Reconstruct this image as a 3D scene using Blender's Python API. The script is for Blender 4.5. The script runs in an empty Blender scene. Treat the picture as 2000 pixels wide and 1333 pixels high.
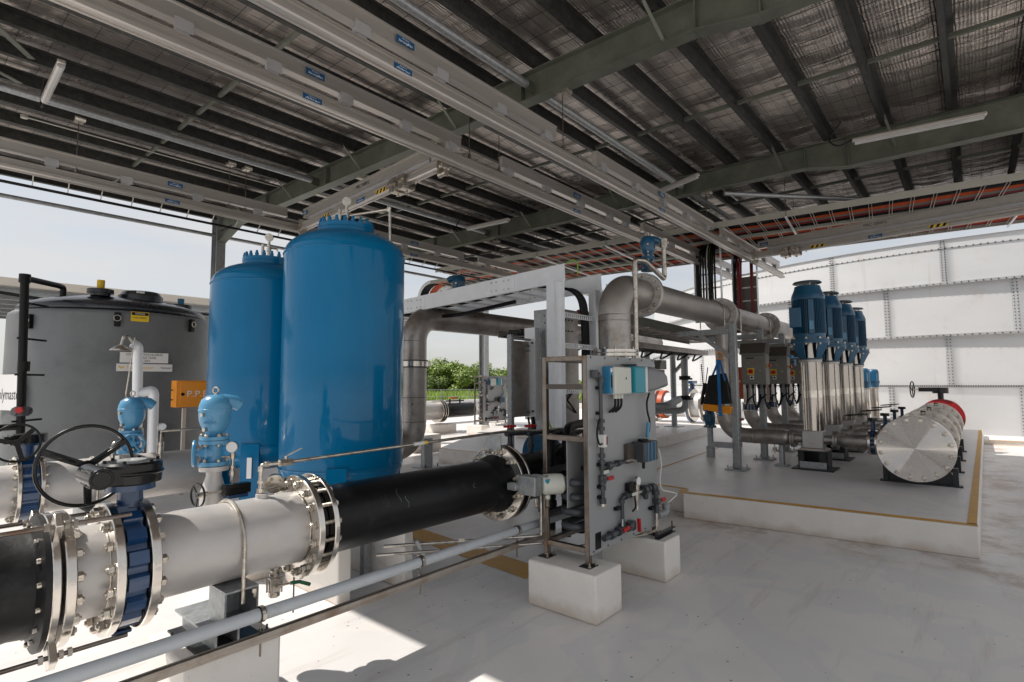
import bpy, bmesh, math, random
from mathutils import Vector as V, Matrix, Quaternion, noise
random.seed(7)
S = bpy.context.scene
COL = S.collection
PI = math.pi
# ------------------------------------------------------------------ camera
cam = bpy.data.cameras.new('camera'); camo = bpy.data.objects.new('camera', cam); COL.objects.link(camo)
cam.sensor_width = 36; cam.lens = 36*1057/2000; cam.clip_start = .05; cam.clip_end = 2000
YAW, PITCH, ROLL = math.radians(40.4), math.radians(4.33), math.radians(0.3)
fw = V((math.cos(YAW)*math.cos(PITCH), math.sin(YAW)*math.cos(PITCH), math.sin(PITCH)))
rt0 = V((math.sin(YAW), -math.cos(YAW), 0)); up0 = rt0.cross(fw)
rt = rt0*math.cos(ROLL)-up0*math.sin(ROLL); up = up0*math.cos(ROLL)+rt0*math.sin(ROLL)
camo.matrix_world = Matrix(((rt.x, up.x, -fw.x, 0), (rt.y, up.y, -fw.y, 0), (rt.z, up.z, -fw.z, 1.75), (0, 0, 0, 1)))
S.camera = camo
# ------------------------------------------------------------------ light
SUN = V((-.42, .66, 1.0)).normalized()
w = bpy.data.worlds.new('World'); S.world = w; w.use_nodes = True
nt = w.node_tree; N = nt.nodes; L = nt.links; N.clear()
out = N.new('ShaderNodeOutputWorld'); bg = N.new('ShaderNodeBackground'); bg.inputs[1].default_value = .1
sky = N.new('ShaderNodeTexSky'); sky.sky_type = 'NISHITA'; sky.sun_disc = False
sky.sun_elevation = math.asin(SUN.z); sky.sun_rotation = math.atan2(SUN.x, SUN.y); sky.air_density = 1; sky.dust_density = 2.0
tc = N.new('ShaderNodeTexCoord'); mp = N.new('ShaderNodeMapping'); mp.inputs['Scale'].default_value = (1.2, 1.2, 4.5)
ns = N.new('ShaderNodeTexNoise'); ns.inputs['Scale'].default_value = 2.2; ns.inputs['Detail'].default_value = 7; ns.inputs['Roughness'].default_value = .55
rp = N.new('ShaderNodeValToRGB'); rp.color_ramp.elements[0].position = .3; rp.color_ramp.elements[0].color = (.50, .50, .50, 1)
rp.color_ramp.elements[1].position = .62; rp.color_ramp.elements[1].color = (.97, .97, .97, 1)
mx = N.new('ShaderNodeMix'); mx.data_type = 'RGBA'; mx.inputs[7].default_value = (5.8, 5.8, 5.8, 1)
L.new(tc.outputs['Generated'], mp.inputs[0]); L.new(mp.outputs[0], ns.inputs[0]); L.new(ns.outputs[0], rp.inputs[0])
L.new(rp.outputs[0], mx.inputs[0]); L.new(sky.outputs[0], mx.inputs[6]); L.new(mx.outputs[2], bg.inputs[0]); L.new(bg.outputs[0], out.inputs[0])
sl = bpy.data.lights.new('sun', 'SUN'); sl.energy = 4.1; sl.angle = math.radians(.53); sl.color = (1, .94, .86)
so = bpy.data.objects.new('sun', sl); COL.objects.link(so); so.rotation_euler = (-SUN).to_track_quat('-Z', 'Y').to_euler(); so.location = (0, 0, 30)
S.view_settings.view_transform = 'Standard'; S.view_settings.look = 'None'; S.view_settings.gamma = 1; S.view_settings.exposure = 0.36
S.view_settings.use_curve_mapping = False
S.cycles.max_bounces = 8; S.cycles.diffuse_bounces = 4; S.cycles.glossy_bounces = 4; S.cycles.use_denoising = True

# ------------------------------------------------------------------ materials
def mat(name, col, rough=.5, metal=0., var=.12, scale=3., bump=0., bscale=60., dirt=None, dthr=.6, dscale=1.5, dsoft=.12,
        stretch=(1, 1, 1), coat=0., aniso=0., spec=.5, rvar=.1, damt=1.0):
    m = bpy.data.materials.new(name); m.use_nodes = True; t = m.node_tree; n = t.nodes; l = t.links
    b = n['Principled BSDF']; b.inputs['Metallic'].default_value = metal; b.inputs['Coat Weight'].default_value = coat
    b.inputs['Coat Roughness'].default_value = .07; b.inputs['Specular IOR Level'].default_value = spec
    tc = n.new('ShaderNodeTexCoord'); mp = n.new('ShaderNodeMapping'); mp.inputs['Scale'].default_value = stretch
    l.new(tc.outputs['Object'], mp.inputs[0])
    no = n.new('ShaderNodeTexNoise'); no.inputs['Scale'].default_value = scale; no.inputs['Detail'].default_value = 6; no.inputs['Roughness'].default_value = .6
    l.new(mp.outputs[0], no.inputs[0])
    mx = n.new('ShaderNodeMix'); mx.data_type = 'RGBA'
    mx.inputs[6].default_value = (*[c*(1-var) for c in col], 1); mx.inputs[7].default_value = (*[min(1, c*(1+var)) for c in col], 1)
    mr = n.new('ShaderNodeMapRange'); mr.inputs[1].default_value = .3; mr.inputs[2].default_value = .7
    l.new(no.outputs[0], mr.inputs[0]); l.new(mr.outputs[0], mx.inputs[0]); last = mx.outputs[2]
    if dirt:
        n2 = n.new('ShaderNodeTexNoise'); n2.inputs['Scale'].default_value = dscale; n2.inputs['Detail'].default_value = 9; n2.inputs['Roughness'].default_value = .68
        l.new(tc.outputs['Object'], n2.inputs[0]); r2 = n.new('ShaderNodeMapRange'); r2.inputs[1].default_value = dthr-dsoft; r2.inputs[2].default_value = dthr+dsoft
        r2.inputs[4].default_value = damt
        l.new(n2.outputs[0], r2.inputs[0]); m2 = n.new('ShaderNodeMix'); m2.data_type = 'RGBA'; m2.inputs[7].default_value = (*dirt, 1)
        l.new(last, m2.inputs[6]); l.new(r2.outputs[0], m2.inputs[0]); last = m2.outputs[2]
    l.new(last, b.inputs['Base Color'])
    r3 = n.new('ShaderNodeMapRange'); r3.inputs[3].default_value = max(.02, rough-rvar*rough*1.5); r3.inputs[4].default_value = min(1, rough+rvar*rough*1.5)
    l.new(no.outputs[0], r3.inputs[0]); l.new(r3.outputs[0], b.inputs['Roughness'])
    if aniso: b.inputs['Anisotropic'].default_value = aniso
    if bump:
        nb = n.new('ShaderNodeTexNoise'); nb.inputs['Scale'].default_value = bscale; nb.inputs['Detail'].default_value = 4
        l.new(mp.outputs[0], nb.inputs[0]); bp = n.new('ShaderNodeBump'); bp.inputs['Strength'].default_value = bump; bp.inputs['Distance'].default_value = .01
        l.new(nb.outputs[0], bp.inputs['Height']); l.new(bp.outputs[0], b.inputs['Normal'])
    return m
M = {}
M['plinth'] = mat('painted_concrete', (.80, .765, .72), .6, var=.05, bump=.25, bscale=25, dirt=(.52, .42, .32), dthr=.70, dscale=2.2)
def streak(m, col, amt=.5, thr=.62, sc=(9, 9, .5)):
    t = m.node_tree; n = t.nodes; l = t.links; b = n['Principled BSDF']; src = b.inputs['Base Color'].links[0].from_socket; tcn = [x for x in n if x.type == 'TEX_COORD'][0]
    mp = n.new('ShaderNodeMapping'); mp.inputs['Scale'].default_value = sc; l.new(tcn.outputs['Object'], mp.inputs[0]); nd = n.new('ShaderNodeTexNoise'); nd.inputs['Scale'].default_value = 1; nd.inputs['Detail'].default_value = 8; nd.inputs['Roughness'].default_value = .7; l.new(mp.outputs[0], nd.inputs[0])
    q = n.new('ShaderNodeMapRange'); q.inputs[1].default_value = thr; q.inputs[2].default_value = thr+.12; q.inputs[4].default_value = amt; l.new(nd.outputs[0], q.inputs[0])
    d = n.new('ShaderNodeMix'); d.data_type = 'RGBA'; d.inputs[7].default_value = (*col, 1); l.new(src, d.inputs[6]); l.new(q.outputs[0], d.inputs[0]); l.new(d.outputs[2], b.inputs['Base Color'])
def splash(m):
    t = m.node_tree; n = t.nodes; l = t.links; b = n['Principled BSDF']; src = b.inputs['Base Color'].links[0].from_socket; tcn = [x for x in n if x.type == 'TEX_COORD'][0]
    sx = n.new('ShaderNodeSeparateXYZ'); l.new(tcn.outputs['Object'], sx.inputs[0]); nd = n.new('ShaderNodeTexNoise'); nd.inputs['Scale'].default_value = 6; nd.inputs['Detail'].default_value = 8; l.new(tcn.outputs['Object'], nd.inputs[0])
    a = n.new('ShaderNodeMath'); a.operation = 'MULTIPLY'; a.inputs[1].default_value = .22; l.new(nd.outputs[0], a.inputs[0]); r = n.new('ShaderNodeMath'); r.operation = 'SUBTRACT'; l.new(a.outputs[0], r.inputs[0]); l.new(sx.outputs['Z'], r.inputs[1])
    q = n.new('ShaderNodeMapRange'); q.inputs[1].default_value = 0; q.inputs[2].default_value = .11; q.inputs[4].default_value = .65; l.new(r.outputs[0], q.inputs[0])
    d = n.new('ShaderNodeMix'); d.data_type = 'RGBA'; d.inputs[7].default_value = (.50, .39, .30, 1); l.new(src, d.inputs[6]); l.new(q.outputs[0], d.inputs[0]); l.new(d.outputs[2], b.inputs['Base Color'])
    vo = n.new('ShaderNodeTexVoronoi'); vo.inputs['Scale'].default_value = 26; l.new(tcn.outputs['Object'], vo.inputs[0]); lt = n.new('ShaderNodeMath'); lt.operation = 'LESS_THAN'; lt.inputs[1].default_value = .075; l.new(vo.outputs['Distance'], lt.inputs[0])
    e = n.new('ShaderNodeMix'); e.data_type = 'RGBA'; e.inputs[7].default_value = (.30, .27, .24, 1); l.new(d.outputs[2], e.inputs[6]); f = n.new('ShaderNodeMath'); f.operation = 'MULTIPLY'; f.inputs[1].default_value = .5; l.new(lt.outputs[0], f.inputs[0]); l.new(f.outputs[0], e.inputs[0]); l.new(e.outputs[2], b.inputs['Base Color'])
splash(M['plinth'])
M['ss'] = mat('pickled_stainless', (.53, .51, .495), .48, .45, var=.07, scale=5, bump=.05, bscale=90, dirt=(.50, .43, .36), dthr=.70, dscale=2.5, rvar=.2, stretch=(1, 2, 2))
M['ssdull'] = mat('dull_stainless', (.40, .375, .355), .42, .85, var=.18, scale=3, bump=.05, bscale=60, dirt=(.20, .15, .11), dthr=.62, dscale=2.4, rvar=.3, stretch=(1, 2, 2))
M['ssspot'] = mat('spotted_stainless', (.42, .39, .36), .45, .8, var=.12, scale=3, bump=.1, bscale=60, dirt=(.10, .06, .04), dthr=.69, dscale=14, dsoft=.02, rvar=.2)
M['machined'] = mat('machined_steel', (.66, .62, .57), .22, 1., var=.10, scale=6, bump=.10, bscale=30, stretch=(1, 1, 1), dirt=(.42, .35, .27), dthr=.66, dscale=6, rvar=.4)
M['polished'] = mat('polished_stainless', (.46, .425, .39), .2, 1., var=.08, scale=8, stretch=(1, 1, .2), rvar=.4, bump=.04, bscale=20)
M['tarnished'] = mat('tarnished_stainless_tube', (.20, .175, .155), .33, .95, var=.3, scale=6, dirt=(.16, .08, .04), dthr=.62, dscale=8, rvar=.3)
M['smallss'] = mat('fitting_stainless', (.56, .52, .46), .3, .95, var=.25, scale=25, dirt=(.25, .18, .12), dthr=.62, dscale=20)
M['galv'] = mat('galvanised_steel', (.36, .375, .385), .48, .7, var=.22, scale=26, bump=.04, bscale=80, dirt=(.42, .435, .445), dthr=.64, dscale=9)
M['galvwhite'] = mat('bright_aluminium', (.84, .86, .89), .42, .2, var=.05, scale=6, bump=.02, dirt=(.74, .74, .74), dthr=.70, dscale=9)
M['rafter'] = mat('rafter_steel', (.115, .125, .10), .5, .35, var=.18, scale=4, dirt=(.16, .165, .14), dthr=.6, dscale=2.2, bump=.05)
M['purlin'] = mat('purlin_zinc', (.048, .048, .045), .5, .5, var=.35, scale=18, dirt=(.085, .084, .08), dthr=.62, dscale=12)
M['alum'] = mat('anodised_rail', (.47, .44, .41), .32, .55, var=.07, scale=3, stretch=(.3, 4, 4), bump=.02, bscale=20)
M['trayc'] = mat('tray_cream', (.44, .43, .38), .5, .2, var=.08)
M['black'] = mat('black_polyethylene', (.006, .0063, .0072), .36, spec=.28, var=.4, scale=5, bump=.08, bscale=35, dirt=(.05, .05, .05), dthr=.70, dscale=7, rvar=.35)
M['rubber'] = mat('black_rubber', (.007, .0072, .0078), .5, spec=.35, var=.4, scale=6, bump=.3, bscale=20, dirt=(.03, .03, .03), dthr=.66, dscale=6)
M['blackgloss'] = mat('black_enamel', (.005, .005, .0055), .25, var=.3, spec=.4, bump=.03, bscale=30)
M['blue'] = mat('tank_blue_paint', (.0, .135, .30), .30, spec=.06, var=.08, scale=2.2, bump=.05, bscale=22, coat=.5, rvar=.25, dirt=(.003, .165, .36), dthr=.72, dscale=3, stretch=(1, 1, .5))
M['ltblue'] = mat('light_blue_enamel', (.075, .27, .46), .3, var=.06, bump=.06, bscale=40, coat=.3)
M['navy'] = mat('navy_epoxy', (.009, .045, .125), .25, var=.12, bump=.15, bscale=18, coat=.6)
M['motor'] = mat('motor_blue', (.006, .082, .17), .36, var=.12, bump=.04, coat=.2, dirt=(.02, .035, .05), dthr=.68)
M['motor2'] = mat('motor_dark', (.015, .05, .075), .4, var=.2)
M['greytank'] = mat('grey_polytank', (.155, .165, .172), .42, var=.07, scale=.8, bump=.04, bscale=12, dirt=(.10, .107, .112), dthr=.6, dscale=.9, stretch=(1, 1, .3))
M['blacklid'] = mat('black_tank_lid', (.018, .022, .03), .28, var=.15, coat=.2)
M['orange'] = mat('orange_box_paint', (.85, .30, .005), .35, var=.03, coat=.2)
M['white'] = mat('white_plastic', (.68, .68, .66), .4, var=.03)
M['diffuser'] = mat('frosted_diffuser', (.42, .41, .40), .3)
M['cream'] = mat('cream_plastic', (.60, .61, .55), .38, var=.03)
M['greyp'] = mat('grey_pvc', (.27, .285, .30), .4, var=.05)
M['hood'] = mat('grey_vinyl_hood', (.20, .205, .215), .3, bump=.5, bscale=6, var=.06)
M['panelg'] = mat('grey_panel_sheet', (.305, .313, .318), .32, var=.04, scale=2, bump=.02, rvar=.15)
M['boxgrey'] = mat('warm_grey_enclosure', (.20, .19, .175), .42, .2, var=.06)
M['boxtop'] = mat('enclosure_hood', (.085, .072, .06), .5, .2, var=.1)
M['darkpvc'] = mat('dark_grey_pvc', (.045, .05, .058), .35, var=.15)
M['conduit'] = mat('pale_grey_conduit', (.47, .50, .53), .42, var=.05, scale=6, dirt=(.36, .35, .33), dthr=.66, dscale=6)
M['red'] = mat('red_plastic', (.42, .008, .010), .3, var=.05)
M['teal'] = mat('teal_plastic', (.03, .28, .36), .4, var=.04)
M['ctrlblue'] = mat('controller_blue', (.03, .20, .38), .4, var=.04)
M['yellow'] = mat('yellow_print', (.75, .50, .02), .5, var=.03)
M['green'] = mat('green_sleeve', (.006, .11, .045), .4)
M['gwire'] = mat('green_yellow_earth_wire', (.28, .50, .02), .4)
M['blackp'] = mat('print_black', (.005, .005, .0055), .45, var=0, spec=.25)
M['whitep'] = mat('print_white', (.8, .8, .8), .5, var=0)
M['label'] = mat('nameplate_blue', (.008, .075, .19), .4, var=.05)
M['ochre'] = mat('ochre_line_paint', (.60, .30, .012), .5, var=.12, scale=5, dirt=(.42, .22, .03), dthr=.62, dscale=6)
M['tankwhite'] = mat('white_tank_sheet', (.53, .535, .545), .34, .0, var=.06, scale=.35, bump=.5, bscale=.8, coat=.15, dirt=(.47, .43, .40), dthr=.68, dscale=1.4, stretch=(1, 1, 2))
M['girder'] = mat('tank_girder_grey', (.40, .40, .41), .45, .3, var=.12)
M['darksteel'] = mat('dark_base_steel', (.035, .037, .04), .4, .5, var=.2)
M['orangecable'] = mat('orange_cable_sheath', (.48, .07, .010), .45, var=.1)
M['redring'] = mat('muted_red_paint', (.30, .008, .012), .4, var=.1)
M['redcable'] = mat('red_cable_sheath', (.20, .014, .016), .45, var=.1)
M['earthb'] = mat('strap_blue', (.01, .15, .42), .7, bump=.2, bscale=80)
M['ground'] = mat('ground_gravel', (.45, .43, .40), .9, var=.15, scale=.5)
M['roadg'] = mat('service_road', (.26, .265, .275), .85, var=.1, scale=.2)
M['foliage'] = mat('mangrove_leaf', (.19, .27, .05), .55, var=.5, scale=.6)
M['foliage2'] = mat('mangrove_leaf_dark', (.12, .18, .04), .6, var=.5, scale=.6)
M['grass'] = mat('grass_blade', (.30, .42, .06), .6, var=.35, scale=.4)
M['bark'] = mat('bark', (.10, .08, .06), .8)
M['shedroof'] = mat('shed_zinc', (.30, .30, .29), .5, .4, var=.1)
M['fascia'] = mat('fascia_beige', (.55, .50, .43), .5, var=.04)
M['glass'] = mat('gauge_glass', (.6, .62, .62), .08, .2, var=.05)
streak(M['blue'], (.06, .24, .40), .3, .64, (16, 16, .9)); streak(M['tankwhite'], (.40, .35, .31), .5, .60, (3.5, 3.5, .25)); streak(M['greytank'], (.20, .21, .215), .4, .62, (5, 5, .3))
def floor_mat(dust=True):
    m = mat('epoxy_floor', (.735, .71, .69), .40, var=.06, scale=1.1, bump=.06, bscale=14, dirt=(.47, .37, .29), dthr=.70, dscale=.55, dsoft=.09, damt=.75, rvar=.25)
    t = m.node_tree; n = t.nodes; l = t.links; b = n['Principled BSDF']
    src = b.inputs['Base Color'].links[0].from_socket; tcn = [x for x in n if x.type == 'TEX_COORD'][0]
    # trowel patches
    wv = n.new('ShaderNodeTexNoise'); wv.inputs['Scale'].default_value = .9; wv.inputs['Detail'].default_value = 2; wv.inputs['Distortion'].default_value = 2.2
    l.new(tcn.outputs['Object'], wv.inputs[0]); r = n.new('ShaderNodeMapRange'); r.inputs[1].default_value = .49; r.inputs[2].default_value = .53; r.inputs[4].default_value = .45
    l.new(wv.outputs[0], r.inputs[0]); a = n.new('ShaderNodeMix'); a.data_type = 'RGBA'; a.inputs[7].default_value = (.63, .635, .65, 1)
    l.new(src, a.inputs[6]); l.new(r.outputs[0], a.inputs[0])
    # specks
    vo = n.new('ShaderNodeTexVoronoi'); vo.inputs['Scale'].default_value = 9; l.new(tcn.outputs['Object'], vo.inputs[0])
    n3 = n.new('ShaderNodeTexNoise'); n3.inputs['Scale'].default_value = 1.6; l.new(tcn.outputs['Object'], n3.inputs[0])
    mm = n.new('ShaderNodeMath'); mm.operation = 'MULTIPLY'; l.new(n3.outputs[0], mm.inputs[0]); mm.inputs[1].default_value = .125
    lt = n.new('ShaderNodeMath'); lt.operation = 'LESS_THAN'; l.new(vo.outputs['Distance'], lt.inputs[0]); l.new(mm.outputs[0], lt.inputs[1])
    m2 = n.new('ShaderNodeMath'); m2.operation = 'MULTIPLY'; m2.inputs[1].default_value = .75; l.new(lt.outputs[0], m2.inputs[0])
    c = n.new('ShaderNodeMix'); c.data_type = 'RGBA'; c.inputs[7].default_value = (.10, .07, .055, 1); l.new(a.outputs[2], c.inputs[6]); l.new(m2.outputs[0], c.inputs[0])
    last = c.outputs[2]
    if not dust: l.new(last, b.inputs['Base Color']); return m
    sx = n.new('ShaderNodeSeparateXYZ'); l.new(tcn.outputs['Object'], sx.inputs[0])
    def mr(src, a, b_, x=0, y=1):
        q = n.new('ShaderNodeMapRange'); q.interpolation_type = 'SMOOTHSTEP'; q.inputs[1].default_value = a; q.inputs[2].default_value = b_; q.inputs[3].default_value = x; q.inputs[4].default_value = y; l.new(src, q.inputs[0]); return q.outputs[0]
    def mul(p, q_):
        q = n.new('ShaderNodeMath'); q.operation = 'MULTIPLY'; l.new(p, q.inputs[0]); l.new(q_, q.inputs[1]); return q.outputs[0]
    nd = n.new('ShaderNodeTexNoise'); nd.inputs['Scale'].default_value = 1.7; nd.inputs['Detail'].default_value = 8; nd.inputs['Roughness'].default_value = .7; l.new(tcn.outputs['Object'], nd.inputs[0])
    blot = mr(nd.outputs[0], .44, .66, 0, .8)
    near = mul(mr(sx.outputs['X'], 6.05, 6.85), mr(sx.outputs['X'], 7.3, 6.9)); side = mul(mul(mr(sx.outputs['Y'], -1.1, -.1), mr(sx.outputs['Y'], .3, .0)), mr(sx.outputs['X'], 5.6, 6.6))
    mxx = n.new('ShaderNodeMath'); mxx.operation = 'MAXIMUM'; l.new(near, mxx.inputs[0]); l.new(side, mxx.inputs[1])
    d1 = n.new('ShaderNodeMix'); d1.data_type = 'RGBA'; d1.inputs[7].default_value = (.36, .25, .18, 1); l.new(last, d1.inputs[6]); l.new(mul(mxx.outputs[0], blot), d1.inputs[0])
    # faint long scuffs
    mp3 = n.new('ShaderNodeMapping'); mp3.inputs['Scale'].default_value = (.35, 3.5, 1); mp3.inputs['Rotation'].default_value = (0, 0, .5); l.new(tcn.outputs['Object'], mp3.inputs[0])
    n5 = n.new('ShaderNodeTexNoise'); n5.inputs['Scale'].default_value = 1.6; n5.inputs['Detail'].default_value = 9; n5.inputs['Roughness'].default_value = .75; l.new(mp3.outputs[0], n5.inputs[0])
    d2 = n.new('ShaderNodeMix'); d2.data_type = 'RGBA'; d2.inputs[7].default_value = (.50, .46, .43, 1); l.new(d1.outputs[2], d2.inputs[6]); l.new(mr(n5.outputs[0], .52, .70, 0, .6), d2.inputs[0])
    l.new(d2.outputs[2], b.inputs['Base Color']); return m
M['floor'] = floor_mat(); M['padfloor'] = floor_mat(False)
def foil_mat():
    m = mat('foil_insulation', (.49, .44, .405), .29, .88, var=.10, scale=1.3, rvar=.2, dirt=(.42, .37, .34), dthr=.6, dscale=.8)
    t = m.node_tree; n = t.nodes; l = t.links; b = n['Principled BSDF']; tcn = [x for x in n if x.type == 'TEX_COORD'][0]
    wv = n.new('ShaderNodeTexWave'); wv.wave_type = 'BANDS'; wv.bands_direction = 'Y'; wv.inputs['Scale'].default_value = 9; wv.inputs['Distortion'].default_value = 3; wv.inputs['Detail'].default_value = 2
    mp = n.new('ShaderNodeMapping'); mp.inputs['Scale'].default_value = (.5, 1, 1); l.new(tcn.outputs['Object'], mp.inputs[0]); l.new(mp.outputs[0], wv.inputs[0])
    n1 = n.new('ShaderNodeTexNoise'); n1.inputs['Scale'].default_value = 1.0; n1.inputs['Detail'].default_value = 4
    mp2 = n.new('ShaderNodeMapping'); mp2.inputs['Scale'].default_value = (2.6, .8, 1); l.new(tcn.outputs['Object'], mp2.inputs[0]); l.new(mp2.outputs[0], n1.inputs[0])
    b1 = n.new('ShaderNodeBump'); b1.inputs['Strength'].default_value = .25; b1.inputs['Distance'].default_value = .012; l.new(wv.outputs[0], b1.inputs['Height'])
    b2 = n.new('ShaderNodeBump'); b2.inputs['Strength'].default_value = .4; b2.inputs['Distance'].default_value = .16; l.new(n1.outputs[0], b2.inputs['Height']); l.new(b1.outputs[0], b2.inputs['Normal'])
    l.new(b2.outputs[0], b.inputs['Normal']); return m
M['foil'] = foil_mat()
def disc_mat():
    m = mat('turned_disc', (.70, .665, .63), .10, 1., var=.05, scale=5, dirt=(.45, .45, .50), dthr=.66, dscale=3.5, damt=.7)
    n = m.node_tree.nodes; l = m.node_tree.links; b = n['Principled BSDF']; tcn = [x for x in n if x.type == 'TEX_COORD'][0]
    def vm(op, *ins):
        q = n.new('ShaderNodeVectorMath'); q.operation = op
        for k, v in enumerate(ins):
            if hasattr(v, 'links'): l.new(v, q.inputs[k])
            elif v is not None: q.inputs[k].default_value = v
        return q
    rad = vm('MULTIPLY', tcn.outputs['Object'], (0, 1, 1)); ln = vm('LENGTH', rad.outputs[0]); nr = vm('NORMALIZE', rad.outputs[0])
    mm = n.new('ShaderNodeMath'); mm.operation = 'MULTIPLY'; l.new(ln.outputs['Value'], mm.inputs[0]); mm.inputs[1].default_value = 2600
    sn = n.new('ShaderNodeMath'); sn.operation = 'SINE'; l.new(mm.outputs[0], sn.inputs[0])
    am = n.new('ShaderNodeMath'); am.operation = 'MULTIPLY'; l.new(sn.outputs[0], am.inputs[0]); am.inputs[1].default_value = .55
    sc = n.new('ShaderNodeVectorMath'); sc.operation = 'SCALE'; l.new(nr.outputs[0], sc.inputs[0]); l.new(am.outputs[0], sc.inputs['Scale'])
    ge = n.new('ShaderNodeNewGeometry'); ad = vm('ADD', ge.outputs['Normal'], sc.outputs[0]); nn = vm('NORMALIZE', ad.outputs[0]); l.new(nn.outputs[0], b.inputs['Normal'])
    return m
M['disc'] = disc_mat()

# ------------------------------------------------------------------ mesh builder
def basis(a):
    a = V(a).normalized(); h = V((0, 0, 1)) if abs(a.z) < .9 else V((1, 0, 0)); u = h.cross(a).normalized(); return a, u, a.cross(u).normalized()
class MB:
    def __init__(s): s.v = []; s.f = []
    def add(s, vs, fs):
        o = len(s.v); s.v += [tuple(p) for p in vs]; s.f += [tuple(i+o for i in f) for f in fs]; return s
    def box(s, x0, x1, y0, y1, z0, z1):
        return s.add([(x, y, z) for x in (x0, x1) for y in (y0, y1) for z in (z0, z1)],
                     [(0, 1, 3, 2), (4, 6, 7, 5), (0, 4, 5, 1), (2, 3, 7, 6), (0, 2, 6, 4), (1, 5, 7, 3)])
    def beam(s, p, q, w, h, upv=(0, 0, 1), off=(0, 0)):    # box from p to q: w across, h along upv
        p = V(p); q = V(q); a = (q-p).normalized(); u = V(upv); sd = a.cross(u).normalized(); u = sd.cross(a).normalized()
        c = sd*off[0]+u*off[1]; vs = []
        for e in (p, q):
            for i, j in ((-1, -1), (1, -1), (1, 1), (-1, 1)): vs.append(e+c+sd*(i*w/2)+u*(j*h/2))
        return s.add(vs, [(0, 1, 2, 3)[::-1], (4, 5, 6, 7), (0, 1, 5, 4), (1, 2, 6, 5), (2, 3, 7, 6), (3, 0, 4, 7)])
    def prof(s, p, q, pts, upv=(0, 0, 1), cap=True):        # closed 2-D profile swept from p to q
        p = V(p); q = V(q); a = (q-p).normalized(); sd = a.cross(V(upv)).normalized(); u = sd.cross(a).normalized(); n = len(pts)
        vs = [e+sd*x+u*y for e in (p, q) for x, y in pts]
        fs = [(i, (i+1) % n, n+(i+1) % n, n+i) for i in range(n)]
        if cap: fs += [tuple(range(n))[::-1], tuple(range(n, 2*n))]
        return s.add(vs, fs)
    def ibeam(s, p, q, w, h, tf=.012, tw=.008, upv=(0, 0, 1)):
        p = V(p); q = V(q); s.beam(p, q, w, tf, upv, (0, h/2-tf/2)); s.beam(p, q, w, tf, upv, (0, -h/2+tf/2)); return s.beam(p, q, tw, h-2*tf, upv)
    def chan(s, p, q, w, h, t=.006, upv=(0, 0, 1)):          # C channel: back at -side
        s.beam(p, q, t, h, upv, (-w/2+t/2, 0)); s.beam(p, q, w-t, t, upv, (t/2, h/2-t/2)); return s.beam(p, q, w-t, t, upv, (t/2, -h/2+t/2))
    def lathe(s, o, ax, pr, n=24, rmod=None):                # profile (r, h) along ax
        o = V(o); a, u, v = basis(ax); vs = []; fs = []; m = len(pr)
        for k in range(n):
            t = 2*PI*k/n; d = u*math.cos(t)+v*math.sin(t); g = rmod(k) if rmod else 1
            for r, h in pr: vs.append(o+d*(r*g)+a*h)
        for k in range(n):
            k2 = (k+1) % n
            for j in range(m-1):
                if pr[j][0] < 1e-6 and pr[j+1][0] < 1e-6: continue
                fs.append((k*m+j, k2*m+j, k2*m+j+1, k*m+j+1))
        if pr[0][0] > 1e-6: fs.append(tuple(k*m for k in range(n))[::-1])
        if pr[-1][0] > 1e-6: fs.append(tuple(k*m+m-1 for k in range(n)))
        return s.add(vs, fs)
    def cyl(s, p, q, r, r2=None, n=16):
        p = V(p); q = V(q); return s.lathe(p, q-p, [(r, 0), (r if r2 is None else r2, (q-p).length)], n)
    def ring(s, p, q, ro, ri, n=32):
        p = V(p); q = V(q); h = (q-p).length; return s.closed_lathe(p, q-p, [(ri, 0), (ro, 0), (ro, h), (ri, h)], n)
    def closed_lathe(s, o, ax, pr, n=32, rmod=None):
        o = V(o); a, u, v = basis(ax); m = len(pr); vs = []; fs = []
        for k in range(n):
            t = 2*PI*k/n; d = u*math.cos(t)+v*math.sin(t)
            for j, (r, h) in enumerate(pr): vs.append(o+d*(r*(rmod(k, j) if rmod else 1))+a*h)
        for k in range(n):
            k2 = (k+1) % n
            for j in range(m): fs.append((k*m+j, k2*m+j, k2*m+(j+1) % m, k*m+(j+1) % m))
        return s.add(vs, fs)
    def torus(s, o, ax, R, r, n=40, m=10, arc=2*PI):
        pr = [(R+r*math.cos(2*PI*j/m), r*math.sin(2*PI*j/m)) for j in range(m)]; return s.closed_lathe(o, ax, pr, n)
    def tube(s, pts, r, n=12, bend=.0, seg=6, cap=True):
        P = [V(p) for p in pts]
        if bend:
            Q = [P[0]]
            for i in range(1, len(P)-1):
                a = (P[i-1]-P[i]); b = (P[i+1]-P[i]); d = min(bend, a.length*.49, b.length*.49); a.normalize(); b.normalize()
                p0 = P[i]+a*d; p1 = P[i]+b*d
                for k in range(seg+1):
                    t = k/seg; Q.append(p0*(1-t)**2+P[i]*2*t*(1-t)+p1*t*t)
            Q.append(P[-1]); P = Q
        T = [(P[min(i+1, len(P)-1)]-P[max(i-1, 0)]).normalized() for i in range(len(P))]
        a, u, v = basis(T[0]); vs = []; R = r if hasattr(r, '__len__') else None
        for i, p in enumerate(P):
            if i: u = (u-T[i]*u.dot(T[i])).normalized()
            w = T[i].cross(u); rr = R[min(i, len(R)-1)] if R else r
            for k in range(n):
                t = 2*PI*k/n; vs.append(p+(u*math.cos(t)+w*math.sin(t))*rr)
        fs = [(i*n+k, i*n+(k+1) % n, (i+1)*n+(k+1) % n, (i+1)*n+k) for i in range(len(P)-1) for k in range(n)]
        if cap: fs += [tuple(range(n))[::-1], tuple(range((len(P)-1)*n, len(P)*n))]
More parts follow.
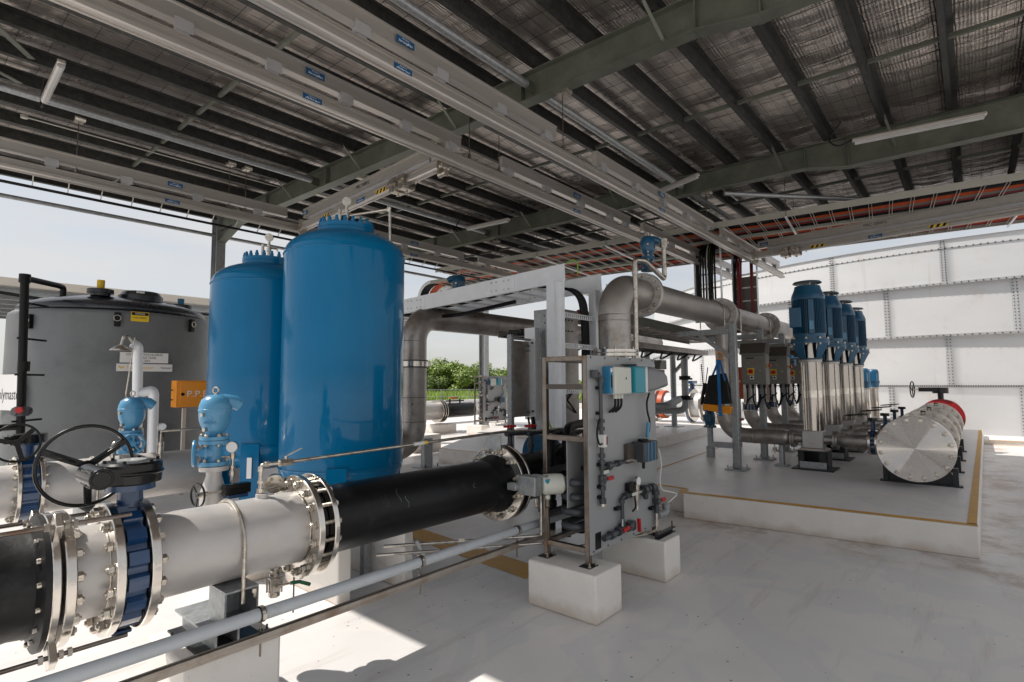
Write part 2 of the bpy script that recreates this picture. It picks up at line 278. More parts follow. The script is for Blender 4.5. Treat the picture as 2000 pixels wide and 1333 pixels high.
        return s.add(vs, fs)
    def elbow(s, c, d1, d2, R, r, n=28, seg=14):             # quarter bend: from c+d1*R to c+d2*R around corner c
        c = V(c); d1 = V(d1); d2 = V(d2); cc = c+d1*R+d2*R
        pts = [cc-d2*R*math.cos(t)-d1*R*math.sin(t) for t in [PI/2*k/seg for k in range(seg+1)]]
        return s.tube(pts, r, n)
    def poly(s, pts, ext):
        e = V(ext); n = len(pts); vs = [V(p) for p in pts]+[V(p)+e for p in pts]
        return s.add(vs, [tuple(range(n))[::-1], tuple(range(n, 2*n))]+[(i, (i+1) % n, n+(i+1) % n, n+i) for i in range(n)])
    def build(s, name, m, parent=None, smooth=True, bevel=0, kind=None, label=None, ang=35):
        o0 = root_loc(parent); me = bpy.data.meshes.new(name)
        me.from_pydata([(x-o0.x, y-o0.y, z-o0.z) for x, y, z in s.v], [], s.f)
        bm = bmesh.new(); bm.from_mesh(me); bmesh.ops.recalc_face_normals(bm, faces=bm.faces); bm.to_mesh(me); bm.free()
        me.materials.append(M[m] if isinstance(m, str) else m)
        if smooth:
            for p in me.polygons: p.use_smooth = True
            me.set_sharp_from_angle(angle=math.radians(ang))
        o = bpy.data.objects.new(name, me); COL.objects.link(o)
        if parent: o.parent = parent
        if bevel:
            b = o.modifiers.new('bevel', 'BEVEL'); b.width = bevel; b.segments = 2; b.limit_method = 'ANGLE'; b.angle_limit = math.radians(50); b.harden_normals = False
        if kind: o['kind'] = kind
        if label: o['label'] = label
        return o
def root_loc(p):
    l = V((0, 0, 0))
    while p: l += p.location; p = p.parent
    return l
def T(name, label, cat, loc=(0, 0, 0), group=None):
    o = bpy.data.objects.new(name, None); o.empty_display_size = .1; COL.objects.link(o); o.location = loc; o['label'] = label; o['category'] = cat
    if group: o['group'] = group
    return o
def tag(o, label, cat, group=None):
    o['label'] = label; o['category'] = cat
    if group: o['group'] = group
    return o
def solo(mb, name, m, label, cat, group=None, **k): return tag(mb.build(name, m, None, **k), label, cat, group)
def dup(o, d, label=None, parent=None):
    c = o.copy(); COL.objects.link(c)
    if parent: c.parent = parent
    else: c.location = o.location+V(d)
    if label: c['label'] = label
    for ch in list(o.children): dup(ch, d, None, c)
    return c
def inst(o, name, parent, mtx):      # another part sharing o's mesh, mtx in world space
    c = bpy.data.objects.new(name, o.data); COL.objects.link(c); c.parent = parent
    c.matrix_local = Matrix.Translation(-root_loc(parent)) @ mtx
    return c
# hex bolt along +X at the origin, unit M20-ish
def bolt_mesh(m, ln, s=1.0):
    b = MB(); b.lathe((0, 0, 0), (1, 0, 0), [(.026*s, 0), (.026*s, .003*s)], 14); b.lathe((.0031*s, 0, 0), (1, 0, 0), [(.0195*s, 0), (.0225*s, .002*s), (.0225*s, .021*s), (.0195*s, .0235*s)], 6); b.lathe((.0236*s, 0, 0), (1, 0, 0), [(.0115*s, 0), (.0115*s, .008*s+ln), (.009*s, .011*s+ln)], 8)
    me = bpy.data.meshes.new('bolt'); me.from_pydata(b.v, [], b.f); me.materials.append(M[m]); return me
BOLTS = {}
def bolts(parent, c, ax, R, n, m='smallss', ln=.0, s=1.0, ph=0, name='bolt', half=False):
    key = (m, ln, s)
    if key not in BOLTS: BOLTS[key] = bolt_mesh(m, ln, s)
    a, u, v = basis(ax); base = Matrix((a, u, v)).transposed().to_4x4(); o0 = root_loc(parent)
    for k in range(n):
        t = 2*PI*(k+ph)/n; p = V(c)+(u*math.cos(t)+v*math.sin(t))*R
        o = bpy.data.objects.new(name, BOLTS[key]); COL.objects.link(o); o.parent = parent
        o.matrix_local = Matrix.Translation(p-o0) @ base @ Matrix.Rotation(random.random()*1.0, 4, 'X')
def text(s, size, p, u, v, m, parent=None, name='lettering', ext=.0006, align='CENTER', fit=None, shear=0):
    c = bpy.data.curves.new('t', 'FONT'); c.body = s; c.size = size; c.align_x = align; c.align_y = 'CENTER'; c.extrude = ext; c.shear = shear; c.resolution_u = 2
    o = bpy.data.objects.new('t', c); COL.objects.link(o); bpy.context.view_layer.update()
    me = bpy.data.meshes.new_from_object(o.evaluated_get(bpy.context.evaluated_depsgraph_get())); bpy.data.objects.remove(o)
    me.materials.append(M[m]); t = bpy.data.objects.new(name, me); COL.objects.link(t)
    u = V(u).normalized(); v = V(v).normalized(); nn = u.cross(v)
    if parent: t.parent = parent
    sx = 1.0
    if fit:
        xs = [q.co.x for q in me.vertices]; sx = fit/(max(xs)-min(xs)) if xs else 1
    t.matrix_local = Matrix.Translation(V(p)-root_loc(parent)) @ Matrix(((u.x*sx, v.x, nn.x, 0), (u.y*sx, v.y, nn.y, 0), (u.z*sx, v.z, nn.z, 0), (0, 0, 0, 1)))
    return t
def plate(p, u, v, w, h, t, m, parent, name='label_plate'):
    u = V(u).normalized(); v = V(v).normalized(); nn = u.cross(v); p = V(p)
    return MB().poly([p-u*w/2-v*h/2, p+u*w/2-v*h/2, p+u*w/2+v*h/2, p-u*w/2+v*h/2], nn*t).build(name, m, parent, smooth=False)
X, Y, Z = V((1, 0, 0)), V((0, 1, 0)), V((0, 0, 1))
def handwheel(parent, c, ax, R, r, m, n=3, hub=.03, name='handwheel', flat=.03, ph=.3, dish=0):
    b = MB(); a, u, v = basis(ax); b.torus(c, ax, R, r, 48, 10)
    for k in range(n):
        t = 2*PI*k/n+ph; d = u*math.cos(t)+v*math.sin(t); b.beam(V(c)-a*dish+d*hub*.5, V(c)+d*(R-r*.3), flat, r*1.1, a)
    b.cyl(V(c)-a*(dish+r*1.2), V(c)-a*(dish-r*1.2), hub, n=20); return b.build(name, m, parent)

# ================================================================== SETTING
MB().box(-34, 30, -26, 34, -.5, 0).build('floor', 'floor', kind='structure', smooth=False)
MB().box(-900, 900, -900, 900, -1.3, -.9).build('ground', 'ground', kind='structure', smooth=False)
MB().box(30.0, 46, -30, 60, -.95, -.86).build('road', 'roadg', kind='structure', smooth=False)
def pad(pts, h, name='raised_pad', m='padfloor', z0=0):
    o = MB().poly([(x, y, z0) for x, y in pts], (0, 0, h)).build(name, m, kind='structure', smooth=False, bevel=.012)
    o.data.materials.append(M['plinth'])
    for p in o.data.polygons:
        if abs(p.normal.z) < .5: p.material_index = 1
    return o
PADP = [(6.82, 2.93), (7.085, .045), (20.6, -.12), (20.6, 16.5), (8.08, 9.0), (8.08, 7.6), (7.14, 3.5), (7.10, 2.96)]
pd = pad(PADP, .31)
def strip(p, q, wd, z, m='ochre', side=1):
    p = V((*p, z)); q = V((*q, z)); d = (q-p).normalized(); s_ = Z.cross(d)*wd*side
    return MB().poly([p, q, q+s_, p+s_], (0, 0, .003)).build('painted_line', m, pd if z > .2 else None, smooth=False, kind='structure')
strip((6.835, 2.93), (7.10, .045), .10, .312); strip((7.16, .055), (20.5, -.10), .075, .312); strip((7.10, 2.99), (6.83, 2.93), .06, .312, side=-1)
strip((7.14, 3.5), (7.10, 3.0), .06, .312); strip((8.07, 7.6), (7.15, 3.52), .06, .312)
strip((8.407, 4.026), (12.48, 4.3), .03, .312); strip((7.4, 3.6), (8.40, 4.02), .03, .312)
strip((8.10, 9.0), (8.10, 7.62), .03, .312)
strip((3.86, 3.14), (4.06, 5.4), .30, .002, side=-1)
pad([(10.95, 5.25), (14.8, 5.5), (14.8, 9.5), (10.95, 9.2)], .23, 'raised_pad', z0=.31)
pad([(19.5, -6), (22.5, -6), (22.5, .0), (19.6, -.1)], .12)
strip((19.55, -.2), (19.55, -6), .05, .125)
# ---- big bolted tank on the right
TC, TR = V((37.08, .19, 0)), 15.84
bt = T('storage_tank', 'huge white bolted steel water tank curving behind the pumps', 'storage tank', (TC.x, TC.y, 0))
def tpt(deg, z, dr=0): t = math.radians(deg); return V((TC.x+(TR+dr)*math.cos(t), TC.y+(TR+dr)*math.sin(t), z))
A0, A1 = 95, 225
def tshell(z0, z1, dr=0, th=.02):
    n = 90; b = MB(); vs = []
    for k in range(n+1):
        a = A0+(A1-A0)*k/n; vs += [tpt(a, z0, dr), tpt(a, z1, dr), tpt(a, z1, dr-th), tpt(a, z0, dr-th)]
    fs = [(4*k+j, 4*k+(j+1) % 4, 4*k+4+(j+1) % 4, 4*k+4+j) for k in range(n) for j in range(4)]+[(0, 1, 2, 3), (4*n+3, 4*n+2, 4*n+1, 4*n)]
    return b.add(vs, fs)
zs = [0.0, 1.56, 3.14, 4.73, 6.08]
dang = 11.2
tseam = []
for i in range(4):
    # wall sheets: individual panels per course
    n = int((A1-A0)/dang); off = (10.8, 5.1)[i % 2]
    for k in range(-1, n+1):
        a0 = A0+off+k*dang; a1 = a0+dang-.0015*57
        a0 = max(a0, A0); a1 = min(a1, A1); a1 = a1+.07
        if a1-a0 < .5: continue
        b = MB(); vs = []; m_ = 8
        lap = .006*((k+i) % 2)
        for j in range(m_+1):
            a = a0+(a1-a0)*j/m_; vs += [tpt(a, zs[i]+.004, lap), tpt(a, zs[i+1], lap), tpt(a, zs[i+1], lap-.012), tpt(a, zs[i]+.004, lap-.012)]
        b.add(vs, [(4*j+c, 4*j+(c+1) % 4, 4*j+4+(c+1) % 4, 4*j+4+c) for j in range(m_) for c in range(4)]+[(0, 1, 2, 3), (4*m_+3, 4*m_+2, 4*m_+1, 4*m_)])
        b.build('wall_panel', 'tankwhite', bt); tseam.append((a0, i))
tshell(0, 6.0, -.05, .03).build('inner_liner', 'tankwhite', bt)
for z in (3.14, 4.73, 6.08):
    b = tshell(z-.012, z+.0, .15 if z < 6 else .05, .155); o = b.build('wind_girder', 'girder', bt)
    if z < 6: tshell(z-.07, z-.012, .15, .012).build('girder_lip', 'girder', o)
b = MB()      # bolt ends standing out of the sheets (joined: far past the per-part limit)
for a0, i in tseam:
    if a0 < 140 or a0 > 200: continue
    for r_ in (0, 1):
        for k in range(16):
            z = zs[i]+.07+k*(zs[i+1]-zs[i]-.14)/15; p = tpt(a0+r_*.30+.12, z, .0); d = (tpt(a0, z, .1)-tpt(a0, z, 0)).normalized()
            b.cyl(p, p+d*.13, .008, n=5); b.cyl(p, p+d*.015, .017, n=6)
for k in range(300):
    a = 140+k*.2; p = tpt(a, 1.56, 0); d = (tpt(a, 0, .1)-tpt(a, 0, 0)).normalized(); b.cyl(p, p+d*.11, .009, n=5); b.cyl(p, p+d*.02, .022, n=6)
    if k % 3 == 0:
        for zz in (3.10, 4.69): q = tpt(a, zz, .15); b.cyl(q, q+d*.02, .02, n=6)
        q = tpt(a, 5.8, 0); b.cyl(q, q+d*.02, .025, n=6)
b.build('seam_bolts', 'darksteel', bt, kind='stuff')
tshell(5.80, 5.803, .03, .03).build('top_angle', 'tankwhite', bt)

# ================================================================== OPEN SHED
sh = T('open_shed', 'open steel portal canopy with foil lined roof over the plant', 'shed', (5.09, 13.4, 0))
XE0, XE1, YE0, YE1 = .15, 14.45, -2.4, 13.9
def zr(y): return 5.22+.012*(y-5)           # underside of rafters is nearly level
ZR_TOP = lambda y: zr(y)+.36
ZP = .17
PX = {}
RX = [.35, 5.09, 9.66, 14.2]
for i, x in enumerate(RX):
    y0, y1 = YE0+.1, YE1-.45
    b = MB(); yk = 1.55
    def rb(ya, yb, dz=0): b.ibeam((x, ya, zr(ya)+.18-dz), (x, yb, zr(yb)+.18-dz), .17, .36+2*dz, .014, .009)
    rb(yk+.35, y1)
    b.poly([(x-.005, yk+.35, zr(yk)+.35), (x-.005, yk+.35, zr(yk)+.002), (x-.005, yk-.25, zr(yk)-.13), (x-.005, yk-.25, zr(yk)+.35)], (.01, 0, 0))
    b.beam((x, yk+.35, zr(yk)+.007), (x, yk-.25, zr(yk)-.12), .17, .014)
    b.ibeam((x, yk-.25, zr(yk)+.12), (x, y0, zr(y0)+.12), .17, .48, .014, .009)
    b.beam((x, yk+.35, zr(yk)+.353), (x, y0, zr(y0)+.353), .17, .014)
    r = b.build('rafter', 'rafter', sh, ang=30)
    for ys in [yk-.25, yk+.35, 4.1, 5.0, 8.6, 10.9, 12.2]:
        for sx in (-1, 1): MB().box(x+sx*.045-.035, x+sx*.045+.035, ys-.006, ys+.006, zr(ys)+(.016 if ys > 1.6 else -.1), zr(ys)+.34).build('stiffener', 'rafter', r, smooth=False)
    zc = zr(13.4)
    if i == 0: continue
    MB().ibeam((x, 13.42, 0.02), (x, 13.42, zc+.35), .2, .30, .014, .01, (0, 1, 0)).build('column', 'galv', sh, ang=30)
    MB().box(x-.2, x+.2, 13.2, 13.65, 0, .025).build('base_plate', 'galv', sh)
    b = MB().poly([(x-.006, 13.25, zc), (x-.006, 12.3, zc+.005), (x-.006, 13.25, zc-.28)], (.012, 0, 0)); b.beam((x, 12.3, zc-.006), (x, 13.25, zc-.285), .17, .014); b.build('haunch', 'rafter', sh)
MB().ibeam((.35, 13.42, 0), (.35, 13.42, 5.6), .2, .3, .014, .01, (0, 1, 0)).build('column', 'galv', sh)
b = MB().poly([(.34, 13.0, 5.3), (.34, 10.6, 5.22), (.34, 10.9, 5.1), (.34, 13.0, 4.4)], (.02, 0, 0)).build('haunch', 'rafter', sh)
# purlins
ys = [.03+.765*k for k in range(-7, 18)]
for y in ys:
    z = ZR_TOP(y)+.01
    if y < YE0+.2: continue
    b = MB(); h = .15; t = .006
    b.beam((XE0, y, z+h/2), (XE1, y, z+h/2), t, h); b.beam((XE0, y-.032, z+h-.003), (XE1, y-.032, z+h-.003), .064, t); b.beam((XE0, y+.032, z+.003), (XE1, y+.032, z+.003), .064, t)
    b.beam((XE0, y+.064, z+.012), (XE1, y+.064, z+.012), t*.7, .024)
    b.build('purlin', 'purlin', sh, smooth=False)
# purlin bridging at mid spans
for xb in (2.85, 7.6, 12.0):
    for a_, c_ in zip(ys[:-1], ys[1:]):
        if a_ < YE0+.2: continue
        za = ZR_TOP(a_)+.07; MB().beam((xb, a_+.01, za), (xb, c_-.01, ZR_TOP(c_)+.07), .045, .05).build('bridging_bar', 'rafter', sh, smooth=False)
# foil ceiling with sag between purlins, one sheet
b = MB(); nx, n_y = 72, 8; vs = []; fs = []; rows = []
for j, (a_, c_) in enumerate(zip(ys[:-1], ys[1:])):
    for k in range(n_y): rows.append((a_+(c_-a_)*k/n_y, math.sin(PI*k/n_y)))
rows.append((ys[-1]+.3, 0))
rows = [r_ for r_ in rows if r_[0] > YE0]
for i in range(nx*2+1):
    x = XE0+(XE1-XE0)*i/(nx*2)
    for y, sg in rows:
        vs.append((x, y, ZR_TOP(y)+ZP+.045-.03*sg+.018*sg*noise.noise(V((x*1.1, y*.7, 0)))+.008*sg*math.sin(x*21+noise.noise(V((x, y, 3)))*3)))
m_ = len(rows)
for i in range(nx*2):
    for j in range(m_-1): fs.append((i*m_+j, i*m_+j+1, (i+1)*m_+j+1, (i+1)*m_+j))
b.add(vs, fs).build('foil_lining', 'foil', sh, ang=180)
b = MB()      # safety mesh below the foil, one part of thin wires
for k in range(int((XE1-XE0)/.30)):
    x = XE0+.1+k*.30; b.beam((x, YE0+.1, ZR_TOP(YE0)+ZP-.005), (x, YE1-.3, ZR_TOP(YE1)+ZP-.005), .0045, .0045)
for k in range(int((YE1-YE0)/.1525)):
    y = YE0+.1+k*.1525; b.beam((XE0, y, ZR_TOP(y)+ZP-.009), (XE1, y, ZR_TOP(y)+ZP-.009), .0035, .0035)
b.build('safety_mesh', 'purlin', sh, smooth=False, kind='stuff')
pr = []     # profiled roof sheet
yy = XE0-.1; up_ = 0; prof = []
b = MB(); vs = []; x = XE0-.12; k = 0
while x < XE1+.15: vs += [(x, 0), (x+.16, 0), (x+.175, .03), (x+.19, .03)]; x += .2
n = len(vs); P_ = [(vx, YE0-.1, ZR_TOP(YE0)+ZP+.07+vz) for vx, vz in vs]+[(vx, YE1+.1, ZR_TOP(YE1)+ZP+.07+vz) for vx, vz in vs]+[(vx, YE0-.1, ZR_TOP(YE0)+ZP+.072+vz) for vx, vz in vs]+[(vx, YE1+.1, ZR_TOP(YE1)+ZP+.072+vz) for vx, vz in vs]
b.add(P_, [(i, i+1, n+i+1, n+i) for i in range(n-1)]+[(2*n+i, 2*n+i+1, 3*n+i+1, 3*n+i) for i in range(n-1)]); b.build('roof_sheeting', 'galvwhite', sh, smooth=False)
MB().chan((XE0, YE1-.42, ZR_TOP(YE1)+.04), (XE1, YE1-.42, ZR_TOP(YE1)+.04), .07, .2, .006).build('eave_purlin', 'purlin', sh)
b = MB().prof((XE0-.1, YE1+.12, ZR_TOP(YE1)+.17), (XE1+.1, YE1+.12, ZR_TOP(YE1)+.17), [(-.07, .07), (-.07, -.07), (.07, -.07), (.07, .07), (.064, .07), (.064, -.064), (-.064, -.064), (-.064, .07)]); b.build('gutter', 'purlin', sh, smooth=False)
# round strut tubes between rafters
for y, ang in ((8.95, 0), (3.95, 0)):
    for x0, x1 in zip(RX[:-1], RX[1:]):
        z = zr(y)+.15; MB().cyl((x0+.16, y, z), (x1-.16, y, z), .05, n=16).build('round_strut', 'galv', sh)
        for xx, s_ in ((x0, 1), (x1, -1)): MB().box(xx+min(s_*.012, s_*.17), xx+max(s_*.012, s_*.17), y-.006, y+.006, z-.075, z+.075).build('strut_cleat', 'rafter', sh, smooth=False)
for x0, x1 in zip(RX[:-1], RX[1:]):
    MB().cyl((x0+.1, 13.42, 5.22), (x1-.1, 13.42, 5.22), .042, n=12).build('round_strut', 'galv', sh)
MB().cyl((9.74, 3.25, 5.12), (14.1, -.9, 5.05), .042, n=12).build('wind_brace', 'galv', sh)
# fly braces rafter to purlin
for x in RX[1:]:
    for y in (.8, 2.34, 5.4, 7.7, 10.0, 12.0):
        for sx in ((1,) if x < 6 else (-1,)):
            MB().beam((x-.02, y-.1, zr(y)+.03), (x-.36, y, ZR_TOP(y)+.08), .035, .008, (1, 0, .3)).build('fly_brace', 'rafter', sh, smooth=False)
for y0_, y1_, x0_, x1_ in ((7.1, 8.3, .36, 1.0), (8.3, 9.1, .36, 1.0)):
    MB().beam((x0_, y0_, 5.42), (x1_, y1_, 5.60), .07, .01).build('roof_brace', 'rafter', sh, smooth=False)

# ================================================================== CRANE RUNWAYS
def sticker(parent, c, u, v, w_, h_, t1, t2):
    p = plate(c, u, v, w_, h_, .003, 'label', parent, 'nameplate'); n_ = V(u).normalized().cross(V(v).normalized())
    text(t2, h_*.48, V(c)+n_*.0032-V(v)*h_*.14, u, v, 'whitep', p, 'lettering', .0004, fit=w_*.78, shear=.15)
    text(t1, h_*.24, V(c)+n_*.0032+V(v)*h_*.30, u, v, 'whitep', p, 'lettering', .0004, fit=w_*.4)
    return p
TRK = [(-.055, -.115), (-.02, -.115), (-.02, -.10), (-.045, -.10), (-.045, -.04), (-.012, -.03), (-.012, .0), (-.03, .0), (-.03, .018), (.03, .018), (.03, .0), (.012, .0), (.012, -.03), (.045, -.04), (.045, -.10), (.02, -.10), (.02, -.115), (.055, -.115), (.062, -.10), (.062, -.035), (.04, -.02), (.04, .035), (-.04, .035), (-.04, -.02), (-.062, -.035), (-.062, -.10)]
def track(p, q, root, name='track_beam'):
    b = MB(); b.prof(p, q, [(-.056, -.066), (-.047, -.08), (-.02, -.08), (-.02, -.07), (.02, -.07), (.02, -.08), (.047, -.08), (.056, -.066), (.056, -.03), (.024, -.012), (.024, .03), (.042, .036), (.042, .05), (-.042, .05), (-.042, .036), (-.024, .03), (-.024, -.012), (-.056, -.03)])
    return b.build(name, 'alum', root, ang=25)
def strong(p, q, root):
    b = MB(); b.prof(p, q, [(-.045, -.075), (.045, -.075), (.045, -.06), (.03, -.05), (.03, .05), (.045, .06), (.045, .075), (-.045, .075), (-.045, .06), (-.03, .05), (-.03, -.05), (-.045, -.06)])
    return b.build('backing_beam', 'alum', root, ang=25)
def runway(y, x0, x1, segs, spx, labs, label, rods):
    r = T('crane_runway', label, 'crane rail', (x0, y, 4.35))
    track((x0, y, 4.435), (x1, y, 4.435), r)
    for a, c in segs: strong((a, y, 4.645), (c, y, 4.645), r)
    for x in spx: MB().box(x-.045, x+.045, y-.038, y+.038, 4.486, 4.569).box(x-.07, x+.07, y-.050, y-.0455, 4.50, 4.60).build('spacer_block', 'girder', r, smooth=False)
    for x in labs:
        sticker(r, (x, y-.0465, 4.645), X, Z, .19, .062, 'Ausco', 'StrongBac'); sticker(r, (x-.03, y-.0575, 4.388), X, Z, .19, .05, 'Ausco', 'Altrac')
    for x in rods:
        h = MB().cyl((x, y-.02, 4.5), (x, y-.02, 5.18), .006, n=8).cyl((x, y-.02, 4.50), (x, y-.02, 4.55), .02, n=6).build('hanger_rod', 'tarnished', r)
        MB().box(x-.05, x+.05, y-.08, y+.04, 5.175, 5.205).cyl((x-.055, y-.1, 5.19), (x+.055, y-.1, 5.19), .03, n=10).cyl((x-.04, y+.03, 5.21), (x+.04, y+.03, 5.21), .022, n=10).build('beam_clamp', 'smallss', h)
    return r
runway(3.59, -.6, 14.9, [(-.6, 5.0), (5.87, 10.0), (10.5, 14.55)], [-.2, .7, 1.5, 2.36, 3.21, 4.03, 4.83, 6.05, 7.0, 7.9, 8.8, 9.7, 10.65, 11.5, 12.4, 13.3, 14.2], [2.78, 7.78], 'nearest aluminium crane rail with two blue nameplates running to the right under the roof', [5.15, 9.7])
runway(4.61, -.6, 14.7, [(-.6, 4.45), (5.2, 8.7), (9.2, 14.2)], [.1, .75, 1.42, 2.14, 2.87, 3.62, 4.30, 5.35, 6.2, 7.1, 8.0, 8.55, 9.4, 10.5, 11.6, 12.7, 13.9], [2.53, 6.95], 'middle aluminium crane rail whose end trucks meet the hoist bridge above the blue vessels', [4.6, 5.15, 9.7])
runway(8.78, -.6, 14.7, [(-.6, 4.4), (4.9, 8.6), (9.1, 14.2)], [.2, 1.3, 2.1, 3.0, 3.9, 5.1, 6.0, 6.9, 7.8, 8.5, 9.4, 10.6, 11.8, 13.0], [2.69, 7.15], 'far left crane rail seen along the open eave above the sky', [1.55, 3.45, 3.7, 9.7])
def trolley(parent, c, ax):
    c = V(c); b = MB(); a, u, v = basis(ax); sd = a.cross(Z).normalized()
    for s_ in (-1, 1):
        b.beam(c+sd*s_*.085-Z*.13, c+sd*s_*.085+Z*.06, .006, .15, a)
        for k in (-1, 1): b.cyl(c+sd*s_*.09+a*k*.045-Z*.02, c+sd*s_*.12+a*k*.045-Z*.02, .022, n=10); b.cyl(c+sd*s_*.07+a*k*.05-Z*.115, c+sd*s_*.10+a*k*.05-Z*.115, .012, n=8)
    b.beam(c-a*.06-Z*.12, c+a*.06-Z*.12, .17, .03); b.cyl(c-Z*.12, c-Z*.17, .02, n=10)
    return b.build('trolley', 'smallss', parent)
def hazard(parent, c, u, v, w_, h_, n=5):
    c = V(c); u = V(u).normalized(); v = V(v).normalized(); nn = u.cross(v)
    q = plate(c, u, v, w_, h_, .002, 'yellow', parent, 'hazard_tape')
    for k in range(n):
        a = c-u*w_/2+u*(w_*(k+.05)/n)+nn*.0025; s_ = w_/n
        MB().poly([a-v*h_/2, a+u*s_*.5-v*h_/2, a+u*s_*.85+v*h_/2, a+u*s_*.35+v*h_/2], nn*.0008).build('black_stripe', 'blackp', q, smooth=False)
def bridge(p, q, label, trol, hz, txt, dz=0):
    p = V(p); q = V(q); d = (q-p).normalized(); r = T('crane_bridge', label, 'crane bridge', p)
    side = d.cross(Z).normalized(); fs = -1 if side.dot(V((-1, 0, 0))) < 0 else 1; side = side*fs   # face towards the camera
    u = -d if d.cross(Z).dot(side) > 0 else d
    uu = Z.cross(side).normalized()
    track(p+Z*.095, q+Z*.095, r); strong(p+Z*.285+d*.12, q+Z*.285-d*.12, r)
    MB().beam(p+d*.3+Z*.177, q-d*.3+Z*.177, .035, .06).build('packer_strip', 'girder', r)
    for f in trol: trolley(r, p+(q-p)*f+Z*.08, d)
    for e in (p+d*.05, q-d*.05): MB().beam(e-Z*.06, e+Z*.2, .02, .16, side).cyl(e-d*.07-Z*.05, e+d*.07-Z*.05, .035, n=10).cyl(e-side*.08+Z*.03, e+side*.08+Z*.03, .03, n=10).build('end_truck', 'smallss', r)
    for f in hz: hazard(r, p+(q-p)*f+side*.063+Z*.05, uu, Z, .26, .05, 3)
    for f in txt: text('MRC 1000KG', .075, p+(q-p)*f+side*.0315+Z*.285, uu, Z, 'blackp', r, fit=.36); sticker(r, p+(q-p)*(f)+side*.0635+Z*.05, uu, Z, .22, .06, 'Ausco', 'Altrac')
    sticker(r, p+(q-p)*.05+side*.047+Z*.285, uu, Z, .16, .06, 'Ausco', 'StrongBac'); sticker(r, p+(q-p)*.95+side*.047+Z*.285, uu, Z, .16, .06, 'Ausco', 'StrongBac')
    return r
bridge((4.62, 8.66, 4.34), (4.36, 4.76, 4.34), 'hoist bridge beam spanning above the taller blue pressure vessel', [.74, .79], [.25, .66], [.52])
bridge((12.0, 3.45, 4.32), (11.45, -1.6, 4.32), 'hoist bridge beam across the right side in front of the white tank', [.13, .17], [.25, .62], [.44])
# festoon tape along left rail
t = T('cable_festoon', 'thin cable and clips strung under the far left crane rail', 'cable', (1.0, 8.95, 4.4))
for k in range(24):
    x = .8+k*.36; MB().beam((x, 8.93, 4.42), (x+.02, 9.12, 4.30), .012, .01).build('cable_clip', 'trayc', t, smooth=False)
MB().tube([(.4, 9.12, 4.29), (9.5, 9.12, 4.29)], .02, 8).build('cable', 'black', t)

# ------------------------------------------------------------------ ceiling lights and conduits
def light(p, q, label):
    p = V(p); q = V(q); r = T('light_fitting', label, 'light fitting', p); d = (q-p).normalized()
    MB().beam(p, q, .075, .045).build('housing', 'alum', r, bevel=.01)
    MB().prof(p+d*.03-Z*.025, q-d*.03-Z*.025, [(-.036, 0), (.036, 0), (.034, -.02), (.016, -.036), (-.016, -.036), (-.034, -.02)]).build('diffuser', 'diffuser', r)
    pts = [p+d*.02+Z*.02, p-d*.18-Z*.05+V((0, 0, 0)), p-d*.30+Z*.08, p-d*.12+Z*.3]; MB().tube(pts, .012, 8, .1).build('cable', 'blackp', r); return r
light((1.15, 8.42, 5.2), (1.12, 7.30, 5.22), 'white tube light fitting hanging at the top left under the roof')
light((8.66, 1.12, 5.08), (8.92, -.30, 5.1), 'long white tube light fitting at the right beside the second rafter')
light((8.18, 8.25, 5.1), (8.34, 7.15, 5.12), 'tube light fitting above the ladder tray near the centre rafter')
light((8.82, 4.15, 5.1), (8.55, 3.25, 5.12), 'short tube light fitting above the end of the nearest crane rail')
for y, x0, x1, lb in ((6.75, 1.4, 9.4, 'thin electrical conduit along a purlin left of centre'), (10.3, 1.2, 5.0, 'thin electrical conduit along the purlins near the left eave')):
    c = T('ceiling_conduit', lb, 'conduit', (x0, y, 5.5)); z = ZR_TOP(y)-.015; MB().tube([(x0, y, z), (x1, y, z)], .011, 8).build('pipe', 'trayc', c)
    MB().cyl((x0-.0, y, z-.02), (x0, y, z+.02), .045, n=12).build('junction_box', 'trayc', c)

# ================================================================== FOREGROUND PIPELINE (y 3.2)
PY, PZ, PR = 3.2, .88, .207
def flange(parent, x0, x1, y=PY, z=PZ, ro=.305, ri=PR-.002, m='machined', hub=0, nb=16, side=-1, bl=.0, s=1.0, bm='smallss', ph=.5):
    b = MB(); b.closed_lathe((x0, y, z), X, [(ri, 0), (ro-.004, 0), (ro, .004), (ro, x1-x0-.004), (ro-.004, x1-x0), (ri, x1-x0)], 64)
    f = b.build('flange', m, parent)
    if nb:
        xx = x0 if side < 0 else x1
        bolts(f, (xx, y, z), (side, 0, 0), ro-.045, nb, bm, bl, s, ph)
    return f
def weld(parent, x, y, z, r, ax=X, n=48, t=.004): return MB().torus((x, y, z), ax, r, t, n, 6).build('weld_bead', 'smallss', parent)
